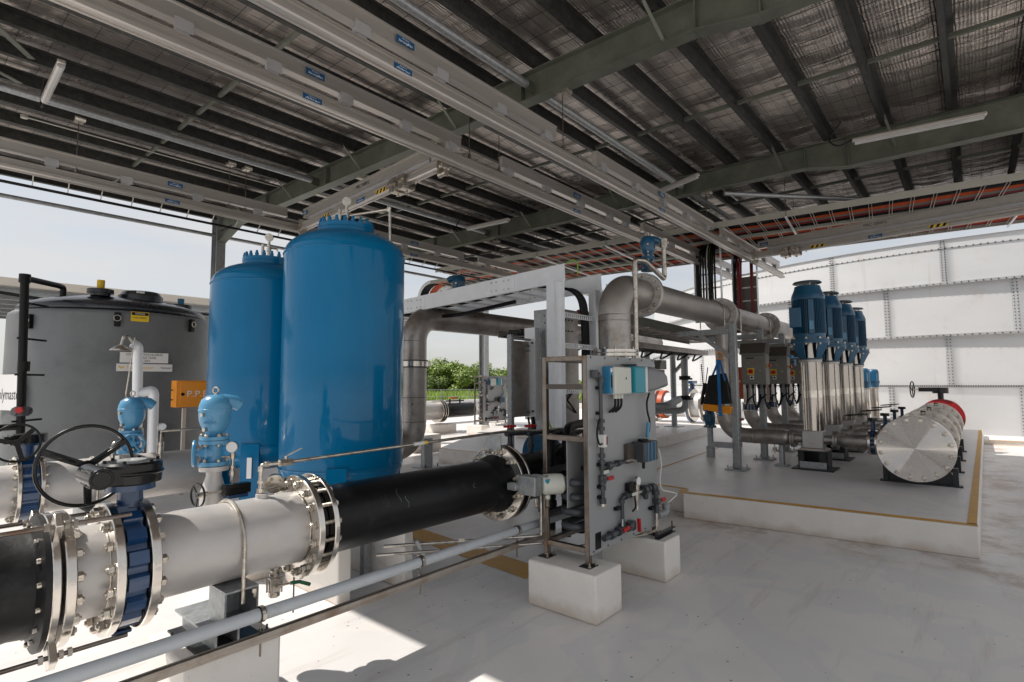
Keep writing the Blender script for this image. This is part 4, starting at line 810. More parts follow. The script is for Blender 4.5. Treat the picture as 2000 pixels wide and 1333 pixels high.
for a, z in ((-103.5, 2.86), (-58.5, 2.86), (-150, 2.8), (-78, .92)):
    t = math.radians(a); d = V((math.cos(t), math.sin(t), 0)); c = V((gx, gy, 0))+d*(gr+.03)+Z*z; MB().beam(c-Z*.12, c+Z*.12, .09, .07, d).build('tank_bracket', 'blackp', r, bevel=.01)
    MB().torus(c+d*.05+Z*.02, d, .05, .006, 20, 6).build('shackle', 'smallss', r)
def tank_sign(a, z, w_, h_, m='whitep', t_=.004, name='sign'):
    t = math.radians(a); d = V((math.cos(t), math.sin(t), 0)); u = Z.cross(d); c = V((gx, gy, 0))+d*(gr+.012)+Z*z
    return plate(c, u, Z, w_, h_, t_, m, r, name), c, u, d
s_, c, u, d = tank_sign(-88.5, 2.21, .74, .18); 
for k, tx in enumerate(('SODIUM HYPOCHLORITE', 'STORAGE TANK', 'TK-601')): text(tx, .055, c+d*.005+Z*(.052-.054*k), u, Z, 'blackp', s_, fit=(.56, .36, .16)[k])
s_, c, u, d = tank_sign(-88, 2.035, .86, .13); text('ToxicMaster', .08, c+d*.005-u*.08, u, Z, 'yellow', s_, fit=.42); text('Polymaster', .05, c+d*.005+u*.33, u, Z, 'blackp', s_, fit=.17)
MB().tube([c+d*.006-u*.40+Z*.02, c+d*.006-u*.36-Z*.02, c+d*.006-u*.32+Z*.02], .009, 6, .03).build('logo_swoosh', 'yellow', s_)
s_, c, u, d = tank_sign(-92, 2.93, .27, .17, 'yellow', name='warning_sign'); plate(c+d*.005+Z*.05, u, Z, .25, .05, .001, 'blackp', s_, 'black_band'); text('DANGER', .036, c+d*.0065+Z*.05, u, Z, 'whitep', s_); text('CHLORINE', .04, c+d*.0055-Z*.02, u, Z, 'blackp', s_, fit=.2)
s_, c, u, d = tank_sign(-166, 1.62, .95, .60); text('polymaster', .26, c+d*.005-Z*.04, u, Z, 'blackp', s_, fit=.86)
r2 = T('fill_pipe', 'black plastic fill pipe standing in front of the left side of the grey tank', 'pipe', (1.5, 10.9, 0))
MB().tube([(1.40, 10.95, 3.37), (1.9, 11.6, 3.40), (2.0, 11.75, 3.40), (2.0, 11.75, 3.25)], .045, 14, .05).build('pipe', 'blackp', r2)
MB().tube([(1.46, 10.95, 1.0), (1.40, 10.95, 3.37)], .055, 16).cyl((1.40, 10.95, 3.30), (1.40, 10.95, 3.43), .072, n=16).cyl((1.45, 10.95, 1.95), (1.45, 10.95, 2.10), .075, n=16).tube([(1.46, 10.95, 1.12), (1.1, 10.9, 1.12)], .05, 12).build('pipe', 'blackp', r2)
q = MB().cyl((1.46, 10.95, 1.28), (1.46, 10.95, 1.42), .09, n=16).cyl((1.36, 10.9, 1.35), (1.56, 11.0, 1.35), .06, n=12).build('valve', 'darkpvc', r2); MB().cyl((1.40, 10.78, 1.37), (1.43, 10.86, 1.37), .045, n=12).build('valve_knob', 'red', q)
for z in (3.0, 2.45, 1.9, 1.2): MB().beam((1.36, 10.93, z), (1.75, 11.35, z), .03, .03).build('pipe_bracket', 'blackp', r2)
# ppe box
r = T('ppe_box', 'orange metal PPE cabinet on a post beside the rear blue vessel', 'cabinet', (3.3, 9.6, 0))
MB().box(3.06, 3.62, 9.50, 9.72, 1.38, 1.80).build('case', 'orange', r, bevel=.008); MB().box(3.115, 3.61, 9.485, 9.499, 1.40, 1.78).build('door', 'orange', r, bevel=.004)
MB().cyl((3.15, 9.484, 1.585), (3.15, 9.475, 1.585), .025, n=16).build('latch', 'blackp', r); text('P.P.E', .14, (3.36, 9.483, 1.585), X, Z, 'whitep', r, ext=.001, fit=.30)
for z in (1.5, 1.65): MB().box(3.02, 3.032, 9.55, 9.62, z-.01, z+.01).build('hinge', 'blackp', r)
MB().box(3.20, 3.25, 9.60, 9.65, 0, 1.36).build('post', 'fascia', r)
# shower
r = T('safety_shower', 'lagged silver emergency shower stand with shower head in front of the grey tank', 'safety shower', (2.45, 8.8, 0))
MB().tube([(2.40, 8.8, .2), (2.34, 8.8, 2.27), (2.27, 8.8, 2.31)], .062, 16, .06).build('lagged_pipe', 'galvwhite', r)
MB().tube([(2.37, 8.8, 1.62), (2.52, 8.75, 1.66), (2.54, 8.75, 1.6), (2.56, 8.75, .2)], .065, 16, .08).build('lagged_pipe', 'galvwhite', r)
MB().tube([(2.29, 8.78, 2.28), (2.22, 8.78, 2.40), (2.16, 8.76, 2.40), (2.13, 8.76, 2.26)], .018, 10, .05).build('shower_arm', 'smallss', r)
MB().lathe((2.13, 8.76, 2.20), Z, [(.125, 0), (.12, .02), (.06, .06), (.02, .08)], 28).build('shower_head', 'smallss', r)
MB().tube([(2.27, 8.70, 2.38), (2.19, 8.66, 1.60), (2.27, 8.66, 1.35), (2.16, 8.66, 1.48)], .009, 8).build('pull_rod', 'smallss', r)
for z in (1.0, 1.5): MB().ring((2.40-.03*z, 8.8, z), (2.40-.03*z, 8.8, z+.01), .066, .05, 20).build('lagging_band', 'smallss', r)

# ================================================================== DOSING PANEL
FY = 2.30
def dosing(label, x0=3.60, d=V((0, 0, 0)), detail=True):
    r = T('dosing_panel', label, 'dosing panel', V((x0, 2.5, .345))+d)
    def bx(*a): x0_, x1_, y0_, y1_, z0_, z1_ = a; return MB().box(x0_+d.x, x1_+d.x, y0_+d.y, y1_+d.y, z0_+d.z, z1_+d.z)
    D = lambda p: V(p)+d
    x1 = 4.76
    for x in (3.61, 4.735):
        for y in (2.315, 2.71):
            bx(x-.02, x+.02, y-.02, y+.02, .352 if True else 0, 1.955).build('frame_post', 'tarnished', r, bevel=.003)
            b_ = bx(x-.06, x+.06, y-.05, y+.05, .345, .351).build('base_plate', 'darksteel', r)
            for q in (-.042, .042): c = D((x+q, y-.035, .351)); MB().cyl(c, c+Z*.03, .006, n=6).cyl(c, c+Z*.01, .013, n=6).build('anchor_bolt', 'smallss', b_)
        for z in (.46, 1.30, 1.935): bx(x-.0195, x+.0195, 2.336, 2.689, z-.02, z+.02).build('frame_rail', 'tarnished', r, bevel=.003)
    bx(3.592, 3.628, 2.336, 2.689, 1.69, 1.73).build('frame_rail', 'boxtop', r)
    for y in (2.315, 2.71):
        for z in (.46, 1.935): bx(3.631, 4.714, y-.0195, y+.0195, z-.02, z+.02).build('frame_rail', 'tarnished', r, bevel=.003)
    pn = bx(3.592, 4.758, FY-.012, FY-.006, .43, 1.958).build('front_sheet', 'panelg', r, bevel=.003)
    for k in range(6):
        for z in (.45, 1.94): c = D((3.64+k*.214, FY-.012, z)); MB().cyl(c, c-Y*.004, .008, n=6).build('screw', 'darksteel', pn)
    bx(3.61, 4.7, 2.50, 2.508, .75, 1.28).build('inner_sheet', 'panelg', r)
    yp = FY-.045
    def pp(pts, rr=.016, m='darkpvc', name='pipe', bend=.03): return MB().tube([D(p) for p in pts], rr, 12, bend).build(name, m, r)
    def un(x, z, l=.035, rr=.027, ax=2, m='darkpvc', y=None):
        c = D((x, yp if y is None else y, z)); a = (X, Y, Z)[ax]; return MB().cyl(c-a*l/2, c+a*l/2, rr, n=14).build('union', m, r)
    # left riser
    pp([(3.66, yp, 1.80), (3.725, yp, 1.80), (3.735, yp, .84)]); un(3.67, 1.80, .03, .03, 0)
    bx(3.625, 3.665, FY-.07, FY-.012, 1.78, 1.84).build('end_block', 'darkpvc', r, bevel=.004)
    for z in (1.76, 1.44, 1.38, 1.17, 1.12, 1.0, .96, .92): un(3.735, z, .028, .026)
    for z in (1.70, 1.50, 1.10, .93, .85): bx(3.70, 3.77, FY-.04, FY-.012, z-.012, z+.012).build('pipe_clip', 'blackp', r)
    un(3.735, .82, .04, .026); un(3.735, .79, .02, .024, m='smallss')
    fm = bx(3.712, 3.76, FY-.08, FY-.02, 1.235, 1.335).build('flow_meter', 'white', r, bevel=.006); bx(3.745, 3.761, FY-.083, FY-.079, 1.255, 1.32).build('meter_window', 'redcable', fm)
    v = bx(3.715, 3.76, FY-.075, FY-.02, .965, 1.02).build('ball_valve', 'darkpvc', r, bevel=.006); bx(3.765, 3.85, FY-.085, FY-.065, .975, 1.005).build('valve_handle', 'red', v, bevel=.006); bx(3.70, 3.775, FY-.08, FY-.077, 1.035, 1.06).build('valve_label', 'cream', v)
    MB().tube([D((3.70, FY-.05, 1.45)), D((3.63, FY-.08, 1.44)), D((3.60, FY-.08, 1.34)), D((3.64, FY-.08, 1.26)), D((3.71, FY-.06, 1.265))], .008, 8, .05).build('cable', 'blackp', r)
    # cross branch
    pp([(3.735, yp, 1.075), (3.83, yp, 1.075), (4.10, yp, 1.085)]); un(3.82, 1.078, .05, .036, 0); un(3.98, 1.083, .03, .026, 0); MB().tube([D((4.08, yp, 1.085)), D((4.22, yp, 1.085)), D((4.26, yp-.02, 1.07))], .012, 8).build('cock', 'smallss', r)
    # bottom run
    pp([(3.74, yp, .53), (4.18, yp, .545)], .022); un(3.86, .535, .05, .034, 0); un(3.97, .54, .03, .036, 0); un(4.14, .545, .06, .04, 0)
    bx(3.665, 3.75, FY-.014, FY-.010, .455, .58).build('cutout', 'blackp', pn)
    pp([(4.035, yp, .545), (4.035, yp, .80), (4.12, yp, .80), (4.30, yp, .80)], .016); un(4.035, .575, .03, .026); un(4.035, .77, .03, .024); un(4.10, .80, .03, .028, 0); un(4.2, .80, .03, .028, 0)
    bx(3.95, 4.03, FY-.05, FY-.012, .705, .73).build('pipe_clip', 'blackp', r)
    v = bx(3.985, 4.03, FY-.075, FY-.02, .52, .57).build('ball_valve', 'darkpvc', r, bevel=.006); MB().beam(D((3.98, FY-.085, .55)), D((4.07, FY-.09, .56)), .02, .03).build('valve_handle', 'red', v, bevel=.004)
    MB().cyl(D((3.99, FY-.07, .58)), D((3.975, FY-.08, .64)), .006, n=6).build('pin', 'white', v)
    v = bx(4.15, 4.21, FY-.08, FY-.02, .51, .585).build('ball_valve', 'darkpvc', r, bevel=.006); MB().beam(D((4.225, FY-.095, .60)), D((4.23, FY-.095, .49)), .03, .022).build('valve_handle', 'red', v, bevel=.004)
    # regulator and gauge
    g = MB().cyl(D((4.26, yp-.02, .87)), D((4.26, yp-.01, .70)), .022, .016, n=14).cyl(D((4.26, yp-.02, .72)), D((4.26, yp-.02, .66)), .008, n=8).cyl(D((4.19, yp-.01, .80)), D((4.33, yp-.01, .80)), .018, n=12).build('regulator', 'smallss', r)
    q = MB().cyl(D((4.27, yp-.03, .90)), D((4.27, yp-.005, .90)), .042, n=26).build('pressure_gauge', 'smallss', g); MB().cyl(D((4.27, yp-.033, .90)), D((4.27, yp-.0305, .90)), .036, n=24).build('gauge_face', 'whitep', q)
    bx(4.13, 4.22, yp-.02, yp+.02, .83, .90).build('solenoid', 'blackp', r, bevel=.004); bx(4.12, 4.22, yp-.05, yp-.046, .80, .825).build('valve_label', 'cream', r)
    MB().tube([D((4.20, yp-.03, .78)), D((4.18, yp-.05, .70)), D((4.12, yp-.05, .68))], .008, 8, .03).build('cable', 'blackp', r)
    pp([(4.32, yp, .80), (4.66, yp, .80), (4.66, yp, .56)], .022); un(4.42, .80, .05, .045, 0); un(4.50, .80, .03, .034, 0); un(4.58, .80, .05, .036, 0); un(4.66, .74, .04, .034); un(4.66, .60, .03, .026); MB().cyl(D((4.44, yp, .79)), D((4.44, yp-.01, .72)), .035, .02, 14).build('relief_cap', 'darkpvc', r)
    v = bx(4.635, 4.69, FY-.08, FY-.02, .64, .69).build('ball_valve', 'darkpvc', r, bevel=.006); bx(4.70, 4.79, FY-.085, FY-.06, .655, .685).build('valve_handle', 'red', v, bevel=.005)
    bx(4.56, 4.63, FY-.05, FY-.012, .60, .625).build('pipe_clip', 'blackp', r)
    MB().tube([D((4.66, yp, .56)), D((4.66, yp, .41)), D((4.55, yp+.05, .39)), D((3.9, 2.6, .37))], .0125, 8, .03).cyl(D((4.66, yp, .50)), D((4.66, yp, .455)), .02, n=8).build('drain_pipe', 'smallss', r)
    MB().tube([D((4.69, yp, .53)), D((4.86, yp, .53)), D((4.86, yp, .60))], .032, 16, .05).cyl(D((4.86, yp, .575)), D((4.86, yp, .61)), .037, n=16).cyl(D((4.75, yp, .53)), D((4.78, yp, .53)), .036, n=16).build('tundish_elbow', 'greyp', r)
    MB().tube([D((4.72, FY-.05, 1.13)), D((4.74, FY-.07, 1.0)), D((4.66, FY-.08, .84)), D((4.70, FY-.08, .76)), D((4.95, FY-.1, .70)), D((5.0, FY-.1, .68)), D((4.86, yp, .60))], .006, 8, .08).build('white_tube', 'white', r)
    # dosing pump head
    dp = bx(4.14, 4.26, FY-.05, FY-.012, 1.06, 1.22).build('bracket', 'boxtop', r); bx(4.26, 4.52, FY-.14, FY-.02, 1.06, 1.23).build('pump_body', 'darkpvc', r, bevel=.008)
    for k in range(3): bx(4.32+k*.065, 4.335+k*.065, FY-.145, FY-.139, 1.065, 1.225).build('pump_stripe', 'ctrlblue', r)
    MB().cyl(D((4.36, FY-.08, 1.232)), D((4.36, FY-.08, 1.25)), .045, n=20).cyl(D((4.34, FY-.09, 1.06)), D((4.34, FY-.09, 1.0)), .014, n=8).cyl(D((4.52, FY-.08, 1.20)), D((4.56, FY-.08, 1.20)), .02, n=10).build('pump_knob', 'blackp', r)
    MB().tube([D((4.56, FY-.05, 1.64)), D((4.48, FY-.06, 1.56)), D((4.50, FY-.06, 1.46)), D((4.54, FY-.06, 1.40)), D((4.52, FY-.06, 1.30))], .009, 8, .05).build('cable', 'blackp', r)
    MB().cyl(D((4.53, FY-.05, 1.38)), D((4.50, FY-.05, 1.25)), .017, n=10).build('plug', 'ltblue', r)
    # controllers
    c = bx(3.815, 3.855, FY-.085, FY-.012, 1.652, 1.872).build('controller_side', 'ctrlblue', r, bevel=.006); bx(3.8555, 4.125, FY-.11, FY-.012, 1.645, 1.870).build('controller', 'cream', r, bevel=.012)
    bx(4.02, 4.035, FY-.1115, FY-.1102, 1.765, 1.785).build('display_dot', 'blackp', c); bx(3.822, 3.845, FY-.0865, FY-.0851, 1.70, 1.80).build('key_pad', 'blackp', c); bx(3.82, 3.848, FY-.0865, FY-.0851, 1.825, 1.855).build('logo', 'whitep', c)
    for k in range(3):
        x = 3.93+.05*k; MB().cyl(D((x, FY-.06, 1.645)), D((x, FY-.06, 1.61)), .018, n=10).build('cable_gland', 'cream', c); MB().tube([D((x, FY-.06, 1.61)), D((x, FY-.06, 1.54)), D((x-.05, FY-.03, 1.50))], .010, 8, .03).build('cable', 'blackp', c)
    c = bx(4.16, 4.34, FY-.13, FY-.012, 1.652, 1.880).build('analyser_case', 'teal', r, bevel=.006); bx(4.3405, 4.385, FY-.13, FY-.012, 1.652, 1.878).build('analyser_face', 'white', r, bevel=.006)
    b = MB(); hs = [[(y_, z_) for y_, z_ in ((-.06-o*.3, 1.66+o), (.045, 1.655+o*.5), (.05, 1.80), (.045, 1.875-o*.4), (-.03, 1.895-o*1.2), (-.065, 1.84-o))] for o in (0, .012, .05)]
    vs_ = [D((xx, FY-.07+y_, z_)) for xx, h_ in zip((4.388, 4.56, 4.78), hs) for y_, z_ in h_]; b.add(vs_, [(i*6+j, i*6+(j+1) % 6, i*6+6+(j+1) % 6, i*6+6+j) for i in range(2) for j in range(6)]+[tuple(range(6)), tuple(range(12, 18))]).build('weather_hood', 'hood', r, bevel=.022)
    bx(4.12, 4.45, FY-.16, FY-.012, 1.895, 1.90).build('rain_shield', 'greyp', r); bx(4.12, 4.45, FY-.165, FY-.16, 1.875, 1.90).build('shield_lip', 'greyp', r)
    # stacked u-bend pipes inside
    for k in range(8 if not detail else 4):
        z = .60+.115*k if detail else .55+.17*k
        MB().tube([D((4.4, 2.42, z)), D((3.70, 2.42, z)), D((3.66, 2.46, z)), D((3.66, 2.56, z)), D((3.70, 2.60, z)), D((4.4, 2.60, z))], .030, 14, .06).cyl(D((3.74, 2.42, z)), D((3.80, 2.42, z)), .036, n=14).build('contact_pipe', 'darkpvc', r)
    MB().tube([D((3.75, 2.45, 1.05)), D((3.9, 2.45, 1.05)), D((4.2, 2.62, 1.5))], .02, 10, .1).build('pipe', 'blackp', r)
    return r
dosing('large grey instrument panel on a brown steel frame with red taps and two controllers')
solo(MB().box(3.445, 3.82, 2.15, 2.78, 0, .345), 'concrete_pier', 'plinth', 'white concrete pier under the left legs of the large grey panel', 'plinth', bevel=.014)
solo(MB().box(4.55, 4.87, 2.13, 2.78, 0, .345), 'concrete_pier', 'plinth', 'white concrete pier under the right legs of the large grey panel', 'plinth', bevel=.014)
solo(MB().chan((4.58, 2.22, .37), (4.94, 2.22, .37), .04, .045, .006).cyl((4.90, 2.22, .38), (4.90, 2.22, .45), .006, n=8), 'steel_channel', 'darksteel', 'short dark steel channel lying on top of the right concrete pier', 'channel')
# actuator on the flange
r = T('valve_actuator', 'white electric valve actuator on a steel bracket left of the grey panel', 'actuator', (3.45, 2.75, .95))
MB().box(3.32, 3.42, 2.70, 2.88, .90, 1.05).build('bracket', 'galv', r, bevel=.006); MB().box(3.27, 3.33, 2.86, 2.95, .935, .99).build('clamp_block', 'galv', r, bevel=.004); MB().box(3.40, 3.45, 2.66, 2.80, 1.045, 1.055).build('bracket_top', 'galv', r)
MB().lathe((3.43, 2.72, .98), (.80, -.60, 0), [(.0, 0), (.065, .004), (.08, .02), (.082, .12), (.078, .17), (.06, .19), (0, .192)], 32).build('housing', 'cream', r)
MB().box(3.42, 3.50, 2.66, 2.72, 1.03, 1.055).cyl((3.46, 2.68, .90), (3.46, 2.68, .86), .02, n=10).build('cover', 'cream', r, bevel=.01); MB().box(3.40, 3.46, 2.635, 2.66, 1.0, 1.03).build('window', 'teal', r)
for a_ in ((3.36, 2.72, .87), (3.45, 2.68, .86)): MB().cyl(a_, V(a_)+V((-.03, -.03, -.05)), .016, n=10).build('gland', 'smallss', r)
MB().tube([(3.55, 2.62, 1.0), (3.66, 2.58, 1.01), (3.72, 2.5, .95), (3.76, 2.45, .80)], .008, 8, .04).build('cable', 'blackp', r); MB().tube([(3.54, 2.66, .99), (3.62, 2.62, .99), (3.85, 2.50, .96)], .005, 6, .04).build('earth_wire', 'gwire', r)
MB().tube([(3.50, 2.72, .88), (3.52, 2.72, .42)], .017, 12).cyl((3.50, 2.72, .84), (3.50, 2.72, .88), .025, n=10).build('support_pipe', 'tarnished', r)

r.location = V(r.location)+V((.10, -.02, -.055))

# ================================================================== OVERHEAD PIPES
HY, HZ, HR = 3.40, 2.93, .20
r = T('overhead_pipe', 'thick stained stainless overhead pipe with elbow running right above the pumps', 'pipe', (6.0, HY, HZ))
MB().elbow((5.98, HY, HZ), (1, 0, 0), (0, 0, -1), .36, HR, 48, 20).build('elbow', 'ssspot', r)
MB().cyl((5.98, HY, HZ-.36), (5.98, HY, 2.12), HR, n=48).build('riser', 'ssdull', r); MB().cyl((5.98, HY, 2.02), (5.98, HY, .3), HR, n=40).build('riser', 'ssdull', r)
for z in (2.06, 2.105): MB().ring((5.98, HY, z), (5.98, HY, z+.035), .285, .19, 48).build('flange', 'machined', r)
for k in range(12): t = k*PI/6; c = V((5.98+.25*math.cos(t), HY+.25*math.sin(t), 2.03)); MB().cyl(c, c+Z*.14, .012, n=6).build('stud', 'smallss', r)
MB().torus((5.98, HY, 2.50), Z, HR, .004, 40, 6).build('weld_bead', 'ssdull', r)
MB().cyl((6.30, HY, HZ), (9.80, HY, HZ), HR, n=48).build('pipe', 'ssspot', r); MB().cyl((9.84, HY, HZ), (12.6, HY, HZ), HR, n=40).build('pipe', 'ssdull', r); MB().cyl((12.6, HY, HZ), (15.3, HY, HZ), HR-.0, n=40).build('pipe', 'ssdull', r)
for x in (6.72, 9.72, 12.5): 
    flange(r, x, x+.04, HY, HZ, .30, HR-.002, 'ss', nb=14, bm='smallss', s=1.1); flange(r, x+.045, x+.08, HY, HZ, .30, HR-.002, 'ssdull', nb=0)
MB().elbow((15.3, HY, HZ), (-1, 0, 0), (0, 0, -1), .36, HR, 32, 12).build('elbow', 'ssdull', r)
for x in (9.35, 10.2, 12.1): MB().tube([(x, HY-HR-.01, HZ-.28)]+[(x, HY-(HR+.01)*math.cos(t), HZ+(HR+.01)*math.sin(t)) for t in [PI*k/16 for k in range(17)]]+[(x, HY+HR+.01, HZ-.28)], .010, 8).build('u_bolt', 'smallss', r)
# thin riser + big vent valve
air_valve('dark blue air release valve with small handwheel high above the elbow pipe', 6.75, 3.30, 3.42, 1.05, wheel=(-1, .2, 0), m='motor', hoodx=(.6, -.8, 0))
r = T('vent_pipe', 'thin vertical stainless vent pipe with bends in front of the elbow', 'small pipe', (6.15, 3.2, 2))
MB().tube([(6.13, 3.2, .35), (6.17, 3.2, 3.29), (6.35, 3.15, 3.30), (6.83, 3.12, 3.13), (6.86, 3.12, 3.16), (6.86, 3.12, 3.60)], .032, 14, .05).build('pipe', 'smallss', r)
MB().cyl((6.86, 3.12, 3.56), (6.86, 3.12, 3.68), .055, n=18).cyl((6.17, 3.2, 3.10), (6.17, 3.2, 3.14), .04, n=12).cyl((6.17, 3.2, 2.0), (6.17, 3.2, 2.06), .042, n=12).build('coupling', 'smallss', r)
# left pipe
air_valve('dark blue air release dome on the left overhead pipe, seen above the white ladder beam', 6.42, 6.66, 3.22, 1.25, gate=False, m='motor', hoodx=(-.6, .8, 0))
LY, LZ = 6.66, 2.79
r = T('overhead_pipe', 'stained stainless pipe rising behind the front vessel and bending right at the top', 'pipe', (5.45, LY, LZ))
MB().elbow((5.45, LY, LZ), (1, 0, 0), (0, 0, -1), .40, .20, 40, 18).build('elbow', 'ssdull', r); MB().cyl((5.85, LY, LZ), (14.0, LY, LZ), .20, n=36).build('pipe', 'ssdull', r)
MB().cyl((5.45, LY, LZ-.40), (5.45, LY, 1.10), .20, n=40).build('riser', 'ssdull', r); MB().elbow((5.45, LY, .78), (-1, 0, 0), (0, 0, 1), .34, .20, 36, 14).build('elbow', 'ssdull', r)
MB().ring((5.45, LY, 2.0), (5.45, LY, 2.075), .222, .19, 40).box(5.66, 5.76, LY-.05, LY+.03, 2.01, 2.065).build('pipe_clamp', 'machined', r)
for z in (1.98, 2.085): MB().ring((5.45, LY, z), (5.45, LY, z+.012), .225, .19, 40).build('clamp_rim', 'darksteel', r)
for z in (1.52, 1.15): MB().torus((5.45, LY, z), Z, .2, .004, 36, 6).build('weld_bead', 'darksteel', r)
for z in (1.42, 1.28): MB().cyl((5.30, LY-.15, z), (5.22, LY-.2, z), .02, n=10).build('tapping', 'smallss', r)
r = T('pipe_stand', 'round grey steel post under the lower elbow right of the front vessel', 'pipe support', (5.85, 6.75, 0)); MB().cyl((5.85, 6.8, .40), (5.85, 6.8, .85), .095, n=28).build('post', 'galv', r); MB().box(5.68, 6.02, 6.63, 6.97, .385, .40).build('base_plate', 'galv', r)
for q in (-.13, .13): MB().cyl((5.85+q, 6.68, .4), (5.85+q, 6.68, .45), .01, n=6).build('anchor_bolt', 'darksteel', r)
solo(MB().box(5.3, 6.3, 6.35, 7.3, 0, .385), 'concrete_pier', 'plinth', 'white concrete pier under the round steel post beside the front vessel', 'plinth', bevel=.014)
# pipe support posts (pad)
def post(x, label, arm=True):
    r = T('support_post', label, 'post', (x, 3.0, .31)); MB().box(x-.055, x+.055, 2.945, 3.055, .335, 2.72).build('post', 'galv', r, bevel=.012)
    bp = MB().box(x-.17, x+.17, 2.85, 3.15, .31, .335).build('base_plate', 'galv', r)
    for a_ in (-.13, .13):
        for c_ in (2.89, 3.11): MB().cyl((x+a_, c_, .335), (x+a_, c_, .39), .009, n=6).build('anchor_bolt', 'galv', bp)
    MB().box(x-.045, x+.045, 3.056, 3.95, 2.53, 2.62).build('cross_arm', 'galv', r, bevel=.006)
    MB().beam((x, 3.05, 2.14), (x, 3.55, 2.54), .07, .07, X).build('diagonal_brace', 'galv', r)
    if arm: MB().chan((x-.06, 3.03, .70), (x-.06, 3.36, .70), .07, .09, .008).build('foot_bracket', 'galv', r)
    return r
post(9.16, 'galvanised post with diagonal brace nearest the panel, where the orange bag hangs'); post(10.67, 'second galvanised post, behind the first switch box', False); post(12.18, 'third galvanised post between the switch boxes', False); post(13.65, 'fourth galvanised post, farthest behind the pump columns', False)
# orange/black bag
r = T('lifting_bag', 'black and orange bag hanging by blue straps from the braced post', 'bag', (9.15, 3.22, 1.5))
b = MB(); vs = []
for z, w_, t_ in ((1.86, .14, .06), (1.60, .19, .10), (1.36, .235, .12)): vs += [(9.18-w_, 3.26-t_+.0, z+.02), (9.18+w_, 3.26-t_, z-.02), (9.18+w_, 3.26+t_, z-.02), (9.18-w_, 3.26+t_, z+.02)]
fs = [(0, 1, 2, 3)]+[(4*k+j, 4*k+(j+1) % 4, 4*k+4+(j+1) % 4, 4*k+4+j) for k in range(2) for j in range(4)]+[(8, 9, 10, 11)]
b.add([(9.12+(y_-3.26)*.6, 3.26+(x_-9.18), z_) for x_, y_, z_ in vs], fs).build('body', 'rubber', r, bevel=.02)
b = MB(); b.add([(9.12+(y_-3.26)*.62, 3.26+(x_-9.18)*1.01, z_) for x_, y_, z_ in [(9.18-.24, 3.14, 1.33), (9.18+.24, 3.14, 1.375), (9.18+.24, 3.38, 1.375), (9.18-.24, 3.38, 1.33), (9.18-.20, 3.16, 1.20), (9.18+.25, 3.16, 1.27), (9.18+.25, 3.36, 1.27), (9.18-.20, 3.36, 1.20)]], [(0, 1, 2, 3), (4, 5, 6, 7), (0, 1, 5, 4), (1, 2, 6, 5), (2, 3, 7, 6), (3, 0, 4, 7)]).build('orange_base', 'orange', r, bevel=.015)
MB().beam((9.05, 3.22, 2.10), (9.03, 3.20, 1.17), .05, .006, X).beam((9.10, 3.22, 2.1), (9.12, 3.38, 1.75), .035, .006, X).beam((9.07, 3.20, 2.1), (9.07, 3.12, 1.75), .03, .006, X).build('strap', 'earthb', r, smooth=False)
MB().torus((9.08, 3.20, 2.17), (1, .3, 0), .06, .008, 20, 8).build('sling_ring', 'orange', r)
solo(MB().poly([(9.1, 3.50, 1.72), (9.1, 3.56, 1.35), (9.1, 3.48, 1.35), (9.1, 3.49, 1.5), (9.1, 3.40, 1.70)], (.02, 0, 0)).beam((9.1, 3.50, 1.7), (9.1, 3.52, 2.03), .012, .012).beam((9.1, 3.47, 1.6), (9.1, 3.41, 1.98), .012, .012), 'tool', 'blackp', 'black two pronged tool hanging beside the orange bag', 'tool')
# check valve on short post
r = T('check_valve', 'dark blue flanged valve standing on a short grey post left of the orange bag', 'valve', (10.37, 3.88, .31))
MB().box(10.31, 10.43, 3.82, 3.94, .31, .52).cyl((10.37, 3.88, .52), (10.37, 3.88, .87), .055, n=20).build('post', 'galv', r); MB().lathe((10.37, 3.88, .87), Z, [(.12, 0), (.12, .025), (.08, .03), (.10, .12), (.10, .22), (.08, .30), (.12, .31), (.12, .335)], 24).box(10.2, 10.3, 3.82, 3.94, 1.0, 1.12).build('body', 'motor', r)
bolts(r, (10.37, 3.88, .895), Z, .1, 8, 'smallss', 0, .6)

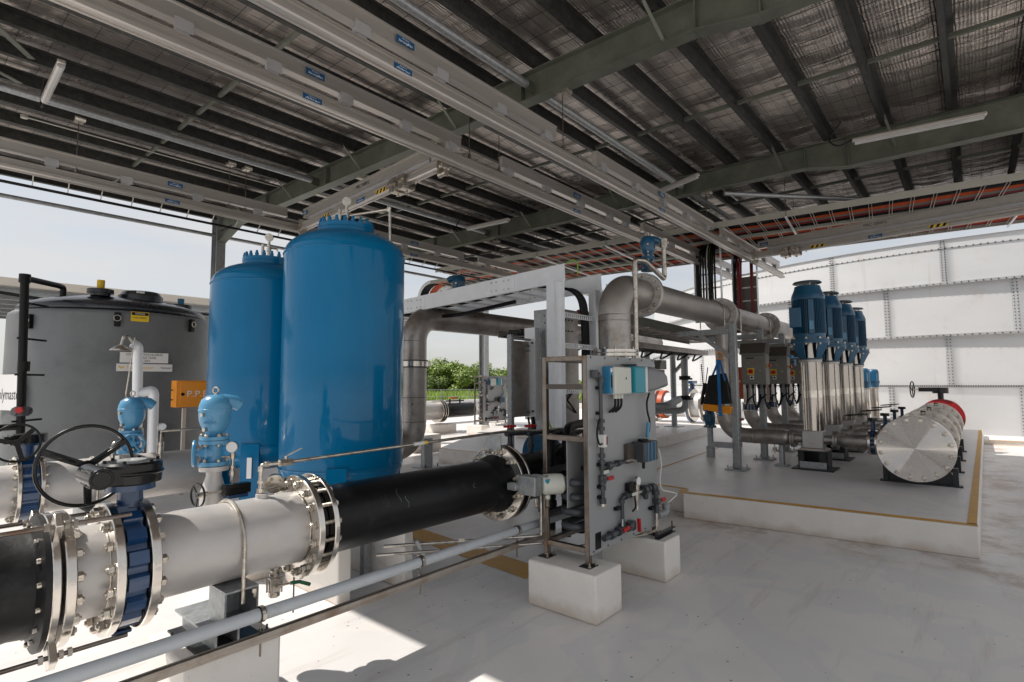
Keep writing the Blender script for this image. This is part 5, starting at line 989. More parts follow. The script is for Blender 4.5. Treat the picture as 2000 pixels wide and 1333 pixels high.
# ================================================================== PUMPS
def pump(label, x, y=2.05):
    r = T('vertical_pump', label, 'pump', (x, y, .31)); c = V((x, y, 0))
    st = MB().box(x-.26, x+.26, y-.30, y+.30, .31, .33).build('base_plate', 'darksteel', r); b = MB()
    b.box(x-.19, x-.178, y-.21, y+.21, .33, .43).box(x+.178, x+.19, y-.21, y+.21, .33, .60).box(x-.19, x+.19, y-.21, y-.198, .33, .60).box(x-.19, x+.19, y+.198, y+.21, .33, .60).box(x-.19, x-.178, y-.21, y-.10, .431, .60).box(x-.19, x-.178, y+.12, y+.21, .431, .60).box(x-.21, x+.21, y-.22, y+.22, .60, .615)
    b.build('stool', 'darksteel', r, smooth=False); MB().box(x-.192, x-.19, y-.20, y+.19, .335, .44).build('front_strip', 'galv', r)
    MB().box(x-.17, x+.17, y-.17, y+.17, .615, .65).box(x-.20, x+.20, y-.20, y+.20, .616, .635).build('foot_plate', 'polished', r, bevel=.004)
    q = MB().box(x-.135, x+.135, y-.15, y+.15, .65, .935).build('suction_casing', 'ss', r, bevel=.012); MB().cyl((x-.136, y, .72), (x-.145, y, .72), .025, n=14).build('drain_plug', 'smallss', q)
    MB().cyl((x, y, .936), (x, y, 2.05), .150, n=48).build('column', 'polished', r)
    MB().cyl((x, y, 1.47), (x, y, 1.585), .1525, n=48).build('column_band', 'machined', r); MB().cyl((x, y, 2.05), (x, y, 2.09), .168, n=40).build('column_collar', 'ssdull', r)
    for k in range(4):
        t = PI/4+k*PI/2; p = c+V((math.cos(t), math.sin(t), 0))*.158; MB().cyl(p+Z*.66, p+Z*2.08, .010, n=8).build('tie_bar', 'smallss', r)
    MB().cyl((x, y, 2.095), (x, y, 2.36), .128, n=32).build('coupling_guard', 'polished', r); MB().cyl((x, y, 2.09), (x, y, 2.115), .175, n=32).build('motor_stool_foot', 'motor2', r)
    for k in range(4):
        t = PI/4+k*PI/2+.25; d = V((math.cos(t), math.sin(t), 0)); sd = Z.cross(d)
        MB().poly([c+d*.165+sd*.05+Z*2.115, c+d*.165-sd*.05+Z*2.115, c+d*.27-sd*.11+Z*2.36, c+d*.27+sd*.11+Z*2.36], -d*.02).build('stool_leg', 'motor', r)
    MB().ring((x, y, 2.36), (x, y, 2.395), .29, .08, 40).ring((x, y, 2.40), (x, y, 2.43), .285, .1, 40).build('motor_flange', 'motor', r)
    bolts(r, (x, y, 2.43), Z, .265, 8, 'smallss', 0, .9); bolts(r, (x, y, 2.36), -Z, .265, 8, 'smallss', 0, .9)
    MB().cyl((x, y, 2.43), (x, y, 3.09), .195, n=32).build('motor_body', 'motor2', r)
    b = MB()
    for k in range(56):
        t = 2*PI*k/56; d = V((math.cos(t), math.sin(t), 0)); b.beam(c+d*.218+Z*2.52, c+d*.218+Z*3.085, .006, .050, d)
    b.build('cooling_fins', 'motor', r, smooth=False)
    MB().ring((x, y, 2.43), (x, y, 2.52), .235, .19, 40).build('bearing_shield', 'motor', r)
    for a_ in (200, 300, 80): 
        t = math.radians(a_); d = V((math.cos(t), math.sin(t), 0)); p = c+d*.225; q = MB().beam(p+Z*2.50, p+Z*3.08, .085, .055, d).build('motor_rib', 'motor', r, bevel=.01)
        if a_ != 80: MB().beam(p+d*.029+Z*2.58, p+d*.029+Z*2.72, .06, .003, d).build('nameplate', 'ltblue', q)
    MB().box(x-.29, x-.20, y+.05, y+.23, 2.62, 2.95).build('terminal_box', 'motor', r, bevel=.01)
    MB().lathe((x, y, 3.085), Z, [(.250, 0), (.250, .05), (.235, .10), (.205, .17), (.192, .23), (.185, .235), (0, .24)], 40).build('fan_cowl', 'motor', r)
    for k in range(4): t = k*PI/2+.5; p = c+V((math.cos(t), math.sin(t), 0))*.13; MB().cyl(p+Z*3.32, p+Z*3.37, .009, n=6).build('cap_stud', 'smallss', r)
    MB().lathe((x, y, 3.365), Z, [(.215, 0), (.218, .012), (.20, .03), (.12, .045), (0, .05)], 40).build('rain_cap', 'motor2', r)
    MB().cyl((x-.12, y+.16, 2.13), (x-.20, y+.24, 2.13), .012, n=8).cyl((x-.22, y+.25, 2.16), (x-.20, y+.24, 2.14), .035, n=14).cyl((x-.14, y+.20, 2.10), (x-.14, y+.2, 2.0), .016, n=8).build('vent_cock', 'ltblue', r)
    # branches
    z = .79
    for s_, l in ((1, .12), (-1, .12)):
        MB().cyl((x, y+s_*.15, z), (x, y+s_*.32, z), .075, n=24).build('nozzle', 'ssdull', r); MB().ring((x, y+s_*.28, z), (x, y+s_*.31, z), .15, .07, 32).ring((x, y+s_*.315, z), (x, y+s_*.345, z), .15, .07, 32).build('nozzle_flange', 'ssdull', r)
        bolts(r, (x, y+s_*.28, z), (0, -s_, 0), .125, 8, 'smallss', 0, .8)
    return r
def branch(x, label, y=2.05, z=.79):
    r = T('suction_pipe', label, 'pipe', (x, y+.9, z)); q = .13
    MB().lathe((x, y+.345, z), Y, [(.075, 0), (.09, .01), (.12, .04), (q, .09)], 32).cyl((x, y+.43, z), (x, 3.13, z), q, n=32).build('pipe', 'ssdull', r)
    MB().elbow((x, 3.49, z), (0, -1, 0), (0, 0, 1), .36, q, 32, 14).build('elbow', 'ssdull', r)
    MB().ring((x, 3.49, 1.15), (x, 3.49, 1.165), q+.03, q-.01, 32).cyl((x, 3.49, 1.285), (x, 3.49, 1.30), q+.03, n=32).build('flange', 'smallss', r); MB().cyl((x, 3.49, 1.166), (x, 3.49, 1.284), q, n=28).build('flexible_coupling', 'navy', r)
    for k in range(8): t = k*PI/4; c = V((x+(q+.015)*math.cos(t), 3.49+(q+.015)*math.sin(t), 1.14)); MB().cyl(c, c+Z*.18, .006, n=6).build('stud', 'smallss', r)
    MB().cyl((x, 3.49, 1.30), (x, 3.49, 2.78), q-.01, n=28).build('riser', 'ssdull', r)
    MB().tube([(x, 2.98, z-.17)]+[(x, 2.98, z)]*0+[(x-.0, 2.98, z-.17)], .001, 3) if False else None
    MB().ring((x, 2.97, z), (x, 2.985, z), q+.008, q-.004, 32).build('pipe_strap', 'smallss', r)
    MB().cyl((x, 2.66, z-.12), (x, 2.66, z-.28), .014, n=8).box(x-.03, x+.03, 2.63, 2.69, z-.24, z-.18).cyl((x-.06, 2.66, z-.22), (x+.06, 2.66, z-.22), .015, n=8).build('drain_cock', 'smallss', r)
    MB().cyl((x, 2.55, .335), (x, 2.55, z-.13), .045, n=16).box(x-.1, x+.1, 2.45, 2.65, .31, .335).build('stand', 'galv', r)
    return r
def outlet(x, label, y=2.05, z=.79):
    r = T('delivery_pipe', label, 'pipe', (x, 1.4, z))
    MB().lathe((x, y-.345, z), -Y, [(.075, 0), (.10, .06), (.12, .12), (.12, .43)], 32).build('reducer', 'ssdull', r)
    for a, b_ in ((1.26, 1.29), (1.17, 1.20)): MB().ring((x, a, z), (x, b_, z), .19, .11, 36).build('flange', 'machined', r)
    v = T('butterfly_valve', 'navy butterfly valve with black wheel' + label[label.index(' from'):], 'valve', (x, 1.23, z), 'valves between pumps and header')
    MB().closed_lathe((x, 1.203, z), Y, [(.1, 0), (.185, 0), (.185, .054), (.1, .054)], 48, lambda k, j: 1 if k % 4 < 2 else .93).cyl((x, 1.23, z+.17), (x, 1.23, z+.33), .03, n=12).build('body', 'navy', v)
    MB().cyl((x, 1.23, z+.33), (x, 1.23, z+.38), .07, n=20).box(x-.12, x, 1.16, 1.22, z+.335, z+.375).build('gearbox', 'blackgloss', v)
    MB().cyl((x, .8, z), (x, 1.17, z), .115, n=28).build('pipe', 'ssdull', r)
    handwheel(v, (x-.02, 1.44, z+.42), (0, .1, 1), .17, .009, 'blackgloss', 3, .02, flat=.02); MB().cyl((x-.02, 1.44, z+.36), (x-.02, 1.44, z+.43), .012, n=8).build('shaft', 'smallss', v)
    bolts(r, (x, 1.29, z), Y, .165, 12, 'smallss', 0, .7); bolts(r, (x, 1.17, z), -Y, .165, 12, 'smallss', 0, .7)
    return r
ordn = ['nearest', 'second', 'third', 'farthest']
for i, x in enumerate((10.05, 11.56, 13.04, 14.5)):
    p = pump('%s tall vertical multistage pump with blue motor in the row of four' % ordn[i], x); p['group'] = 'row of tall vertical pumps'
    branch(x, 'bent grey suction pipe feeding the %s tall pump' % ordn[i])['group'] = 'suction pipes of the pumps'
    outlet(x, 'short delivery pipe from the %s tall pump to the header' % ordn[i])['group'] = 'delivery pipes of the pumps'
def spump(x, label):
    r = T('small_pump', label, 'pump', (x, 2.3, .31)); y = 2.3
    MB().box(x-.15, x+.15, y-.15, y+.15, .31, .62).build('base', 'darksteel', r); MB().cyl((x, y, .62), (x, y, 1.55), .11, n=28).build('column', 'polished', r); MB().cyl((x, y, 1.50), (x, y, 1.54), .13, n=24).build('collar', 'ssdull', r)
    MB().lathe((x, y, 1.54), Z, [(.12, 0), (.16, .15), (.16, .18), (.145, .19), (.145, .45), (.13, .50), (.10, .53), (0, .54)], 28).box(x-.28, x-.13, y-.12, y+.08, 1.72, 1.95).build('motor', 'motor', r)
spump(17.5, 'small vertical pump with blue motor beyond the tall row, left of its twin'); spump(19.4, 'small vertical pump with blue motor beyond the tall row, right of its twin')
# header
HX, HHY, HHZ = 9.0, .645, .835
r = T('header_pipe', 'large stainless header pipe ending in a shiny round blank flange at the right', 'header pipe', (9, HHY, HHZ))
MB().lathe((9.0, HHY, HHZ), X, [(0, 0), (.428, 0), (.434, .006), (.434, .034), (.428, .04), (0, .04)], 128).build('blank_flange', 'disc', r, ang=20)
d_ = r.children[0]
me = d_.data
for v in me.vertices: v.co = v.co
MB().closed_lathe((9.045, HHY, HHZ), X, [(.32, 0), (.434, 0), (.434, .04), (.32, .04)], 96).build('flange', 'machined', r)
for k in range(16):
    t = 2*PI*(k+.5)/16; p = V((9.0, HHY+.385*math.cos(t), HHZ+.385*math.sin(t))); MB().lathe(p, -X, [(.026, 0), (.026, .014), (.022, .018), (0, .019)], 18).build('bolt_head', 'smallss', r)
MB().cyl((9.085, HHY, HHZ), (20.5, HHY, HHZ), .325, n=72).build('pipe', 'ssdull', r)
for x in (10.8, 12.3, 14.6):
    f = MB().closed_lathe((x, HHY, HHZ), X, [(.32, 0), (.425, 0), (.43, .005), (.43, .07), (.32, .07)], 72).build('flange', 'machined', r); bolts(f, (x, HHY, HHZ), (-1, 0, 0), .385, 16, 'smallss', 0, 1.2); MB().beam((x-.006, HHY, HHZ+.36), (x-.006, HHY, HHZ+.43), .02, .06, Y).build('flange_lug', 'darksteel', f)
f = MB().closed_lathe((16.9, HHY, HHZ), X, [(.32, 0), (.445, 0), (.445, .05), (.32, .05)], 72).build('red_valve_ring', 'redring', r)
for x in (9.5, 11.0, 12.6, 14.2): MB().box(x-.06, x+.06, HHY-.46, HHY+.46, .31, .33).poly([(x-.01, HHY-.42, .33), (x-.01, HHY+.42, .33), (x-.01, HHY+.30, .58), (x-.01, HHY-.30, .58)], (.02, 0, 0)).box(x-.05, x+.05, HHY+.36, HHY+.42, .33, .56).box(x-.05, x+.05, HHY-.42, HHY-.36, .33, .56).build('saddle', 'darksteel', r)
v = T('gear_operator', 'black gearbox with upright handwheel on top of the red valve of the header', 'valve', (16.95, HHY, 1.3))
MB().cyl((16.95, HHY, 1.28), (16.95, HHY, 1.42), .06, n=16).build('neck', 'darksteel', v); MB().cyl((16.95, HHY, 1.42), (16.95, HHY, 1.56), .16, n=24).box(16.8, 17.0, HHY, HHY+.42, 1.46, 1.56).build('gearbox', 'blackgloss', v); handwheel(v, (16.9, HHY+.55, 1.51), (.15, 1, 0), .2, .014, 'blackgloss', 3, .03); MB().cyl((16.9, HHY+.4, 1.51), (16.9, HHY+.56, 1.51), .015, n=8).build('shaft', 'smallss', v)
# ---- switch boxes
def sbox(x, label, y=3.04):
    r = T('switch_box', label, 'switch box', (x, y, 1.67), 'switch boxes beside the pumps'); w_ = .21
    MB().box(x, x+.24, y-w_, y+w_, 1.68, 2.24).build('case', 'boxgrey', r, bevel=.008); MB().box(x-.018, x-.001, y-w_+.02, y+w_-.02, 1.70, 2.20).build('door', 'boxgrey', r, bevel=.004)
    MB().poly([(x-.06, y-w_-.01, 2.245), (x+.02, y-w_-.01, 2.43), (x+.25, y-w_-.01, 2.43), (x+.25, y-w_-.01, 2.245)], (0, 2*w_+.02, 0)).build('rain_hood', 'boxtop', r, bevel=.004)
    MB().box(x-.062, x-.02, y-w_-.01, y+w_+.01, 2.225, 2.243).build('hood_lip', 'boxgrey', r); MB().box(x+.0, x+.06, y-w_+.02, y+w_-.02, 2.431, 2.49).build('mounting_rail', 'boxgrey', r)
    q = MB().box(x-.024, x-.019, y-.02, y+.10, 1.86, 1.98).build('isolator_plate', 'yellow', r); MB().lathe((x-.0245, y+.04, 1.92), -X, [(.042, 0), (.04, .02), (.02, .03), (0, .03)], 20).beam((x-.05, y+.09, 1.92), (x-.05, y-.0, 1.92), .018, .02).build('isolator_knob', 'red', q)
    q = MB().box(x-.024, x-.019, y-.01, y+.06, 1.775, 1.84).build('selector_plate', 'whitep', r); MB().cyl((x-.025, y+.025, 1.808), (x-.04, y+.025, 1.808), .02, n=14).build('selector_knob', 'blackp', q)
    for dy, m_ in ((.09, 'green'), (-.02, 'red')): MB().cyl((x-.019, y+dy, 2.07), (x-.035, y+dy, 2.07), .018, n=14).build('lamp_bezel', 'smallss', r); MB().cyl((x-.0355, y+dy, 2.07), (x-.045, y+dy, 2.07), .012, n=12).build('indicator_lamp', m_, r)
    MB().cyl((x-.019, y-.12, 1.93), (x-.03, y-.12, 1.93), .012, n=10).build('key_lock', 'smallss', r); MB().box(x-.021, x-.0185, y-.02, y+.12, 2.15, 2.17).build('name_strip', 'blackp', r)
    MB().cyl((x+.10, y-w_-.001, 2.02), (x+.10, y-w_-.03, 2.02), .03, n=14).build('stop_base', 'yellow', r); MB().cyl((x+.10, y-w_-.031, 2.02), (x+.10, y-w_-.06, 2.02), .032, n=14).build('stop_button', 'red', r)
    for k in range(4):
        yy = y-.15+k*.1; MB().cyl((x+.1, yy, 1.68), (x+.1, yy, 1.61), .026, n=12).build('cable_gland', 'blackp', r); q = .12+.06*(k % 2)
        MB().tube([(x+.1, yy, 1.61), (x+.1, yy, 1.38), (x+.1, yy-.06+.12*(k % 2), 1.25-q*.3), (x+.12, yy-.12+.12*(k % 2), 1.40), (x+.2, yy-.1, 1.5)], .015, 8, .08).build('cable', 'blackp', r)
    return r
sbox(10.33, 'warm grey hooded switch box nearest the braced post, leftmost of the row'); sbox(11.80, 'warm grey hooded switch box second from the braced post'); sbox(13.25, 'warm grey hooded switch box third from the post, beside the pump column')
# hydrant cabinet red & misc behind
r = T('hose_reel', 'red fire hose reel box glimpsed between the braced post and first switch box', 'hose reel', (12.4, 4.1, .6))
MB().box(12.3, 12.6, 3.82, 4.12, 1.35, 2.05).build('box', 'orangecable', r, bevel=.02); MB().box(12.28, 12.299, 3.9, 4.03, 1.72, 1.76).build('label_plate', 'whitep', r)
MB().cyl((12.4, 3.98, .31), (12.4, 3.98, 1.35), .04, n=14).build('post', 'galv', r)
r = T('valve_cluster', 'small red tapped valves and hoses below the red box behind the braced post', 'valve', (11.8, 3.8, .9))
for k in range(4): MB().cyl((11.7, 3.72+.08*k, .95+.06*(k % 2)), (11.8, 3.72+.08*k, .95+.06*(k % 2)), .03, n=10).build('red_tap', 'red', r)
MB().tube([(11.7, 3.8, 1.1), (11.6, 3.9, .9), (11.65, 3.7, .7), (11.7, 3.85, .62)], .022, 8, .08).build('hose', 'blackp', r); MB().cyl((11.8, 3.85, .31), (11.8, 3.85, 1.2), .03, n=10).build('post', 'galv', r)

# ================================================================== CABLE LADDERS OVERHEAD
def ladder(label, p, q, wdir, width, side=.10, rung=.30, m='trayc', cables=(), rm='trayc', thick=.006, double=True):
    p = V(p); q = V(q); d = (q-p).normalized(); w_ = V(wdir).normalized(); r = T('cable_ladder', label, 'cable ladder', p); L_ = (q-p).length; nz = w_.cross(d).normalized()
    if nz.z < 0: nz = -nz
    for e, s_ in ((p, 1), (p+w_*width, -1)):
        MB().beam(e, e+d*L_, thick, side, nz).beam(e+nz*(side/2-thick/2)+w_*s_*.012, e+nz*(side/2-thick/2)+d*L_+w_*s_*.012, .02, thick, nz).beam(e-nz*(side/2-thick/2)+w_*s_*.012, e-nz*(side/2-thick/2)+d*L_+w_*s_*.012, .02, thick, nz).build('side_rail', m, r, smooth=False)
    k = 0; t = rung/2
    while t < L_:
        c = p+d*t-nz*(side/2-.02); b = MB()
        if double: b.beam(c-d*.022, c-d*.022+w_*width, .008, .014, nz).beam(c+d*.022, c+d*.022+w_*width, .008, .014, nz)
        else: b.beam(c, c+w_*width, .04, .022, nz)
        b.build('rung', rm, r, smooth=False); t += rung
    for off, rad, cm, n in cables:
        for k in range(n):
            c = p+w_*(off+rad*2.05*k)-nz*(side/2-.034-rad)
            MB().tube([c+d*(L_*j/10)+V((0, 0, .006*math.sin(j*2.1+k*1.7)))+w_*.010*math.sin(j*1.3+k) for j in range(11)], rad, 7).build('cable', cm, r)
    return r
dT = V((.105, -1, 0)).normalized(); wT = V((1, .105, 0)).normalized()
a0 = V((9.90, 11.2, 4.84)); a1 = a0+dT*15.6
blk, org, redc = 'black', 'orangecable', 'redcable'
ladder('widest high cable ladder with black and orange cables crossing in front of the centre rafters', a0, a1, wT, 1.12, .115, cables=((.04, .024, blk, 8), (.46, .028, org, 3), (.66, .03, 'boxgrey', 2), (.80, .026, redc, 2), (.93, .024, blk, 3)))
b0 = a0+wT*1.2-dT*1.3; ladder('high cable ladder with orange cables just behind the widest one', b0, b0+dT*17, wT, .95, .10, cables=((.06, .03, org, 6), (.46, .024, blk, 8)))
c0 = a0+wT*2.25-dT*1.7; ladder('high cable ladder with red and black cables, farthest of the crossing three', c0, c0+dT*17.5, wT, .90, .10, cables=((.05, .028, blk, 6), (.42, .03, org, 4), (.70, .028, redc, 2)))
for i, yy in enumerate((9.8, 7.9, 6.1, 2.5, -1.0, -3.2)):
    s_ = (a0.y-yy)/-dT.y; c = a0+dT*s_
    r = T('ladder_hanger', ['rod hanger above the ladders nearest the centre nameplate rail', 'rod hanger over the ladders beside the high blue valve', 'rod hanger over the ladders next to the nearest crane rail', 'rod hanger over the ladders above the pumps', 'rod hanger over the ladders at the right of the long light', 'rod hanger at the right end of the cable ladders'][i], 'hanger', c)
    MB().beam(c-wT*.05-Z*.075, c+wT*3.2-Z*.075, .03, .03).build('cross_channel', 'galvwhite', r)
    for t_ in (-.02, 1.16, 2.2, 3.18): MB().cyl(c+wT*t_-Z*.1, c+wT*t_+Z*.66, .006, n=6).build('hanger_rod', 'tarnished', r)
# curved drop at the left end
def drop(label, c, R, width, z1, cabs, wdir=wT):
    # quarter bend from horizontal heading -dT, down
    c = V(c); d = -dT; w_ = V(wdir); r = T('cable_riser', label, 'cable ladder', c)
    def path(off, rr): return [c+w_*off+d*(rr*math.sin(t))+Z*(rr*math.cos(t)-R) for t in [PI/2*k/12 for k in range(13)]]+[c+w_*off+d*rr+Z*(-R-(c.z-R-z1)*k/4) for k in range(1, 5)]
    for off in (0, width):
        o_ = path(off, R+.05); i_ = path(off, R-.05); n = len(o_); b = MB()
        b.add(o_+i_+[p+w_*.006 for p in o_]+[p+w_*.006 for p in i_], [(k, k+1, n+k+1, n+k) for k in range(n-1)]+[(2*n+k, 2*n+k+1, 3*n+k+1, 3*n+k) for k in range(n-1)]+[(k, k+1, 2*n+k+1, 2*n+k) for k in range(n-1)]+[(n+k, n+k+1, 3*n+k+1, 3*n+k) for k in range(n-1)]); b.build('side_rail', 'galvwhite', r, ang=50)
    P_ = path(0, R+.02)
    for k in range(1, len(P_), 2): MB().beam(P_[k], P_[k]+w_*width, .02, .012).build('rung', 'galvwhite', r)
    for off, rad, m_, n in cabs:
        for k in range(n): MB().tube(path(off+rad*2.05*k, R-.015), rad, 8).build('cable', m_, r)
    return r
drop('curved cable ladder drop with black cables left of the blue dome valve', b0, .5, .95, 3.75, ((.06, .02, blk, 8), (.44, .024, org, 5), (.70, .022, 'fascia', 1)))
drop('curved cable ladder drop with orange cables beside the pale far column', c0, .5, .90, 3.75, ((.06, .024, org, 5), (.34, .045, 'fascia', 3), (.64, .024, org, 2)))
def vriser(label, x, y0, y1, z0, z1, cabs, back=False):
    r = T('cable_riser', label, 'cable ladder', (x, y1, z0))
    for y in (y0, y1): MB().tube([(x-.45, y, z1), (x, y, z1), (x, y, z1-.5), (x, y, z0)], .0, 4) if False else MB().beam((x, y, z0), (x, y, z1), .10, .012, Y).build('side_rail', 'galvwhite', r)
    k = z0+.1
    while k < z1: MB().box(x+.02, x+.045, y0, y1, k, k+.03).build('rung', 'galvwhite', r); k += .32
    for off, rad, m_, n in cabs:
        for q in range(n): yy = y1-off-rad*2.05*q; MB().tube([(x+.5, yy, z1+.15), (x+.12, yy, z1+.12), (x, yy, z1-.15), (x-.0, yy+.02*math.sin(q), (z0+z1)/2), (x, yy, z0)], rad, 8, .15).build('cable', m_, r)
    if back: MB().box(x+.10, x+.12, y0+.02, y1-.02, z0, z1-.5).build('back_cover', 'boxgrey', r, smooth=False)
    return r
vriser('vertical ladder packed with black cables behind the first flange of the overhead pipe', 11.9, 4.10, 4.68, 3.05, 4.72, ((.04, .024, blk, 5), (.27, .012, 'galvwhite', 1), (.31, .022, blk, 4), (.33, .010, 'gwire', 1)))
vriser('vertical ladder with red cables against the white tank behind the overhead pipe', 13.4, 3.78, 4.34, 2.9, 4.75, ((.03, .02, blk, 2), (.11, .022, redc, 3), (.42, .02, redc, 2)), True)
# white ladder in the middle (rises to the grey panel)
r = T('white_cable_ladder', 'bright aluminium cable ladder with deep white side beams and two uprights above the panel', 'cable ladder', (5.57, 3.9, 3))
def sl_(y): return 3.125-.041*(y-3.9)
for x, ye in ((5.572, 8.4), (6.45, 8.4)):
    b = MB(); b.beam((x, 3.86, sl_(3.86)), (x, ye, sl_(ye)), .006, .23); 
    for z_ in (.112, -.112): b.beam((x+.018, 3.86, sl_(3.86)+z_), (x+.018, ye, sl_(ye)+z_), .045, .006)
    q = b.build('side_beam', 'galvwhite', r, smooth=False)
    for y0 in (4.95, 6.80):
        MB().beam((x-.006, y0-.26, sl_(y0-.26)-.0), (x-.006, y0+.26, sl_(y0+.26)), .005, .20).build('splice_plate', 'galvwhite', q)
        for dy in (-.16, -.07, .07, .16):
            for dz in (-.06, .06): MB().cyl((x-.008, y0+dy, sl_(y0)+dz), (x-.018, y0+dy, sl_(y0)+dz), .012, n=8).build('splice_bolt', 'smallss', q)
for k in range(14):
    y = 4.15+.32*k; MB().box(5.60, 6.44, y, y+.045, sl_(y)-.10, sl_(y)-.075).build('rung', 'galvwhite', r)
for x in (5.40, 6.36):
    b = MB(); b.box(x-.0, x+.006, 3.86, 4.02, .0, 3.005).box(x+.006, x+.20, 3.86, 3.866, 0, 3.005).box(x+.006, x+.20, 4.014, 4.02, 0, 3.005) if False else b.box(x-.11, x+.11, 3.88, 3.887, .0, 3.0).box(x-.116, x-.11, 3.83, 3.94, 0, 3.0).box(x+.11, x+.116, 3.83, 3.94, 0, 3.0)
    b.build('upright', 'galvwhite', r, smooth=False)
for z in (2.56, 2.17, 1.60):
    b = MB().box(5.53, 6.24, 3.875, 3.90, z, z+.012).box(5.53, 6.24, 3.875, 3.90, z+.055, z+.067)
    for k in range(15): b.box(5.55+k*.047, 5.575+k*.047, 3.885, 3.892, z+.013, z+.054)
    b.build('slotted_rung', 'galvwhite', r, smooth=False, kind='stuff')
for k in range(6): MB().tube([(5.75+.05*k, 8.2, 2.93), (5.75+.05*k, 6.0, 3.0), (5.8+.05*k, 4.5, 3.06+.01*k), (6.06+.03*k, 3.98, 2.98), (6.10+.03*k, 3.95, 2.5), (6.08+.03*k, 3.95, .9)], .018, 8, .5, 10).build('cable', 'black', r)
MB().tube([(5.65, 7.4, 2.90), (5.9, 6.4, 2.78), (6.2, 5.2, 2.96)], .03, 8, .5).build('cable', 'black', r)
for P_ in ([(5.6, 3.85, 3.24), (5.75, 3.85, 3.33), (5.9, 3.88, 3.30), (5.92, 3.9, 3.16)], [(6.56, 3.85, 3.10), (6.68, 3.8, 3.08), (6.74, 3.8, 2.90), (6.66, 3.8, 2.74), (6.55, 3.85, 2.74)]): MB().tube(P_, .008, 8, .08).build('earth_wire', 'gwire', r)
MB().tube([(5.7, 5.0, 3.10), (5.75, 5.2, 3.25), (5.8, 5.45, 3.22), (5.82, 5.55, 3.08)], .008, 8, .08).build('cable', 'blackp', r)
# enclosures behind the frame
r = T('equipment_cabinet', 'dull stainless cabinet with galvanised side frame left of the tall channels', 'cabinet', (5.8, 4.8, .3))
MB().box(5.665, 6.0, 4.79, 4.87, 1.27, 2.32).build('cabinet_body', 'ssdull', r, bevel=.006); MB().box(5.60, 5.66, 4.78, 4.86, .0, 2.40).build('side_post', 'galv', r, bevel=.005); MB().box(5.61, 6.02, 4.77, 4.79, 2.33, 2.36).build('top_rail', 'galv', r)
for z in (2.25, 2.18, 1.32): MB().box(5.93, 5.99, 4.765, 4.778, z, z+.012).build('slot', 'blackp', r)
r = T('upright_channels', 'two tall pale galvanised channels standing between the cabinet and the panel', 'channel', (6.2, 4.8, .3))
MB().chan((6.08, 4.8, 1.22), (6.08, 4.8, 2.52), .19, .10, .006, X).build('channel', 'galvwhite', r); MB().chan((6.32, 4.75, .0), (6.32, 4.75, 2.80), .30, .12, .006, X).build('channel', 'galv', r)
for z in (2.30, 1.34): MB().cyl((6.0, 4.74, z), (6.0, 4.72, z), .014, n=8).build('bolt', 'blackp', r)
for dx in (-.07, .07):
    for z in (2.70, 2.60): MB().cyl((6.30+dx, 4.685, z), (6.30+dx, 4.67, z), .011, n=6).build('bolt', 'blackp', r)
for P_ in ([(6.3, 4.67, 2.83), (6.31, 4.66, 2.6), (6.30, 4.66, 2.52)], [(6.36, 4.66, 1.36), (6.30, 4.6, 1.28), (6.15, 4.6, 1.10), (6.05, 4.65, 1.0)], [(6.40, 4.66, 1.30), (6.42, 4.6, 1.0), (6.4, 4.6, .8)]): MB().tube(P_, .010, 8, .05).build('earth_wire', 'gwire', r)
MB().tube([(6.02, 4.75, 1.26), (6.02, 4.7, .95)], .03, 10).tube([(5.92, 4.75, 1.26), (5.9, 4.7, 1.1), (5.98, 4.68, .95)], .015, 8).build('cable', 'blackp', r)
r = T('terminal_cabinet', 'stainless enclosure with slotted rail seen through the top opening of the frame', 'cabinet', (5.9, 4.3, 1))
MB().box(6.00, 6.45, 4.25, 4.5, .95, 2.75).build('cabinet_body', 'ssdull', r, bevel=.006)
for k in range(4):
    for z in (2.45, 2.60): MB().cyl((6.05+.08*k, 4.249, z), (6.05+.08*k, 4.24, z), .012, n=6).build('bolt', 'blackp', r)
MB().box(5.98, 6.42, 4.225, 4.248, 1.66, 1.70).build('slotted_rail', 'galvwhite', r); MB().tube([(6.3, 4.24, 1.62), (6.1, 4.22, 1.5), (6.15, 4.2, 1.45), (6.35, 4.24, 1.32)], .012, 8, .05).build('cable', 'blackp', r)
r = T('black_hoses', 'cluster of black pipes and hoses filling the gap behind the panel frame', 'hoses', (4.2, 3.0, .3))
for k, (x_, y_, z0_, z1_) in enumerate(((3.95, 2.92, .35, 1.25), (4.05, 3.0, .30, 1.12), (4.15, 2.90, .35, 1.32), (4.30, 2.98, .3, 1.22), (4.42, 2.92, .32, 1.0))):
    MB().tube([(x_, y_, z0_), (x_+.01*k, y_, z1_-.1), (x_+.12, y_+.05, z1_), (5.0, y_+.3, z1_)], .028 if k % 2 else .04, 12, .08).cyl((x_, y_, .62+.07*k), (x_, y_, .70+.07*k), .055, n=14).build('hose', 'blackp', r)
for z_ in (.62, .80, .98): MB().tube([(3.78, 2.86, z_), (4.7, 2.86, z_)], .03, 12).build('cross_pipe', 'darkpvc', r)
# blue motor glimpsed in the frame
r = T('booster_set', 'dark blue pump casing with green earth wires half hidden behind the panel frame', 'pump', (5.2, 3.4, .3))
MB().lathe((4.95, 3.60, .95), Y, [(0, 0), (.16, .01), (.20, .06), (.20, .30), (.12, .34), (0, .35)], 28).cyl((4.95, 3.75, .3), (4.95, 3.75, .8), .07, n=16).build('casing', 'motor', r)
MB().tube([(4.7, 3.55, 1.55), (4.72, 3.5, 1.3), (4.8, 3.5, 1.2), (4.9, 3.6, 1.15)], .009, 8, .05).build('earth_wire', 'gwire', r); MB().tube([(4.6, 3.4, 1.2), (4.62, 3.2, .8), (4.6, 3.1, .3)], .03, 10, .1).build('hose', 'blackp', r)
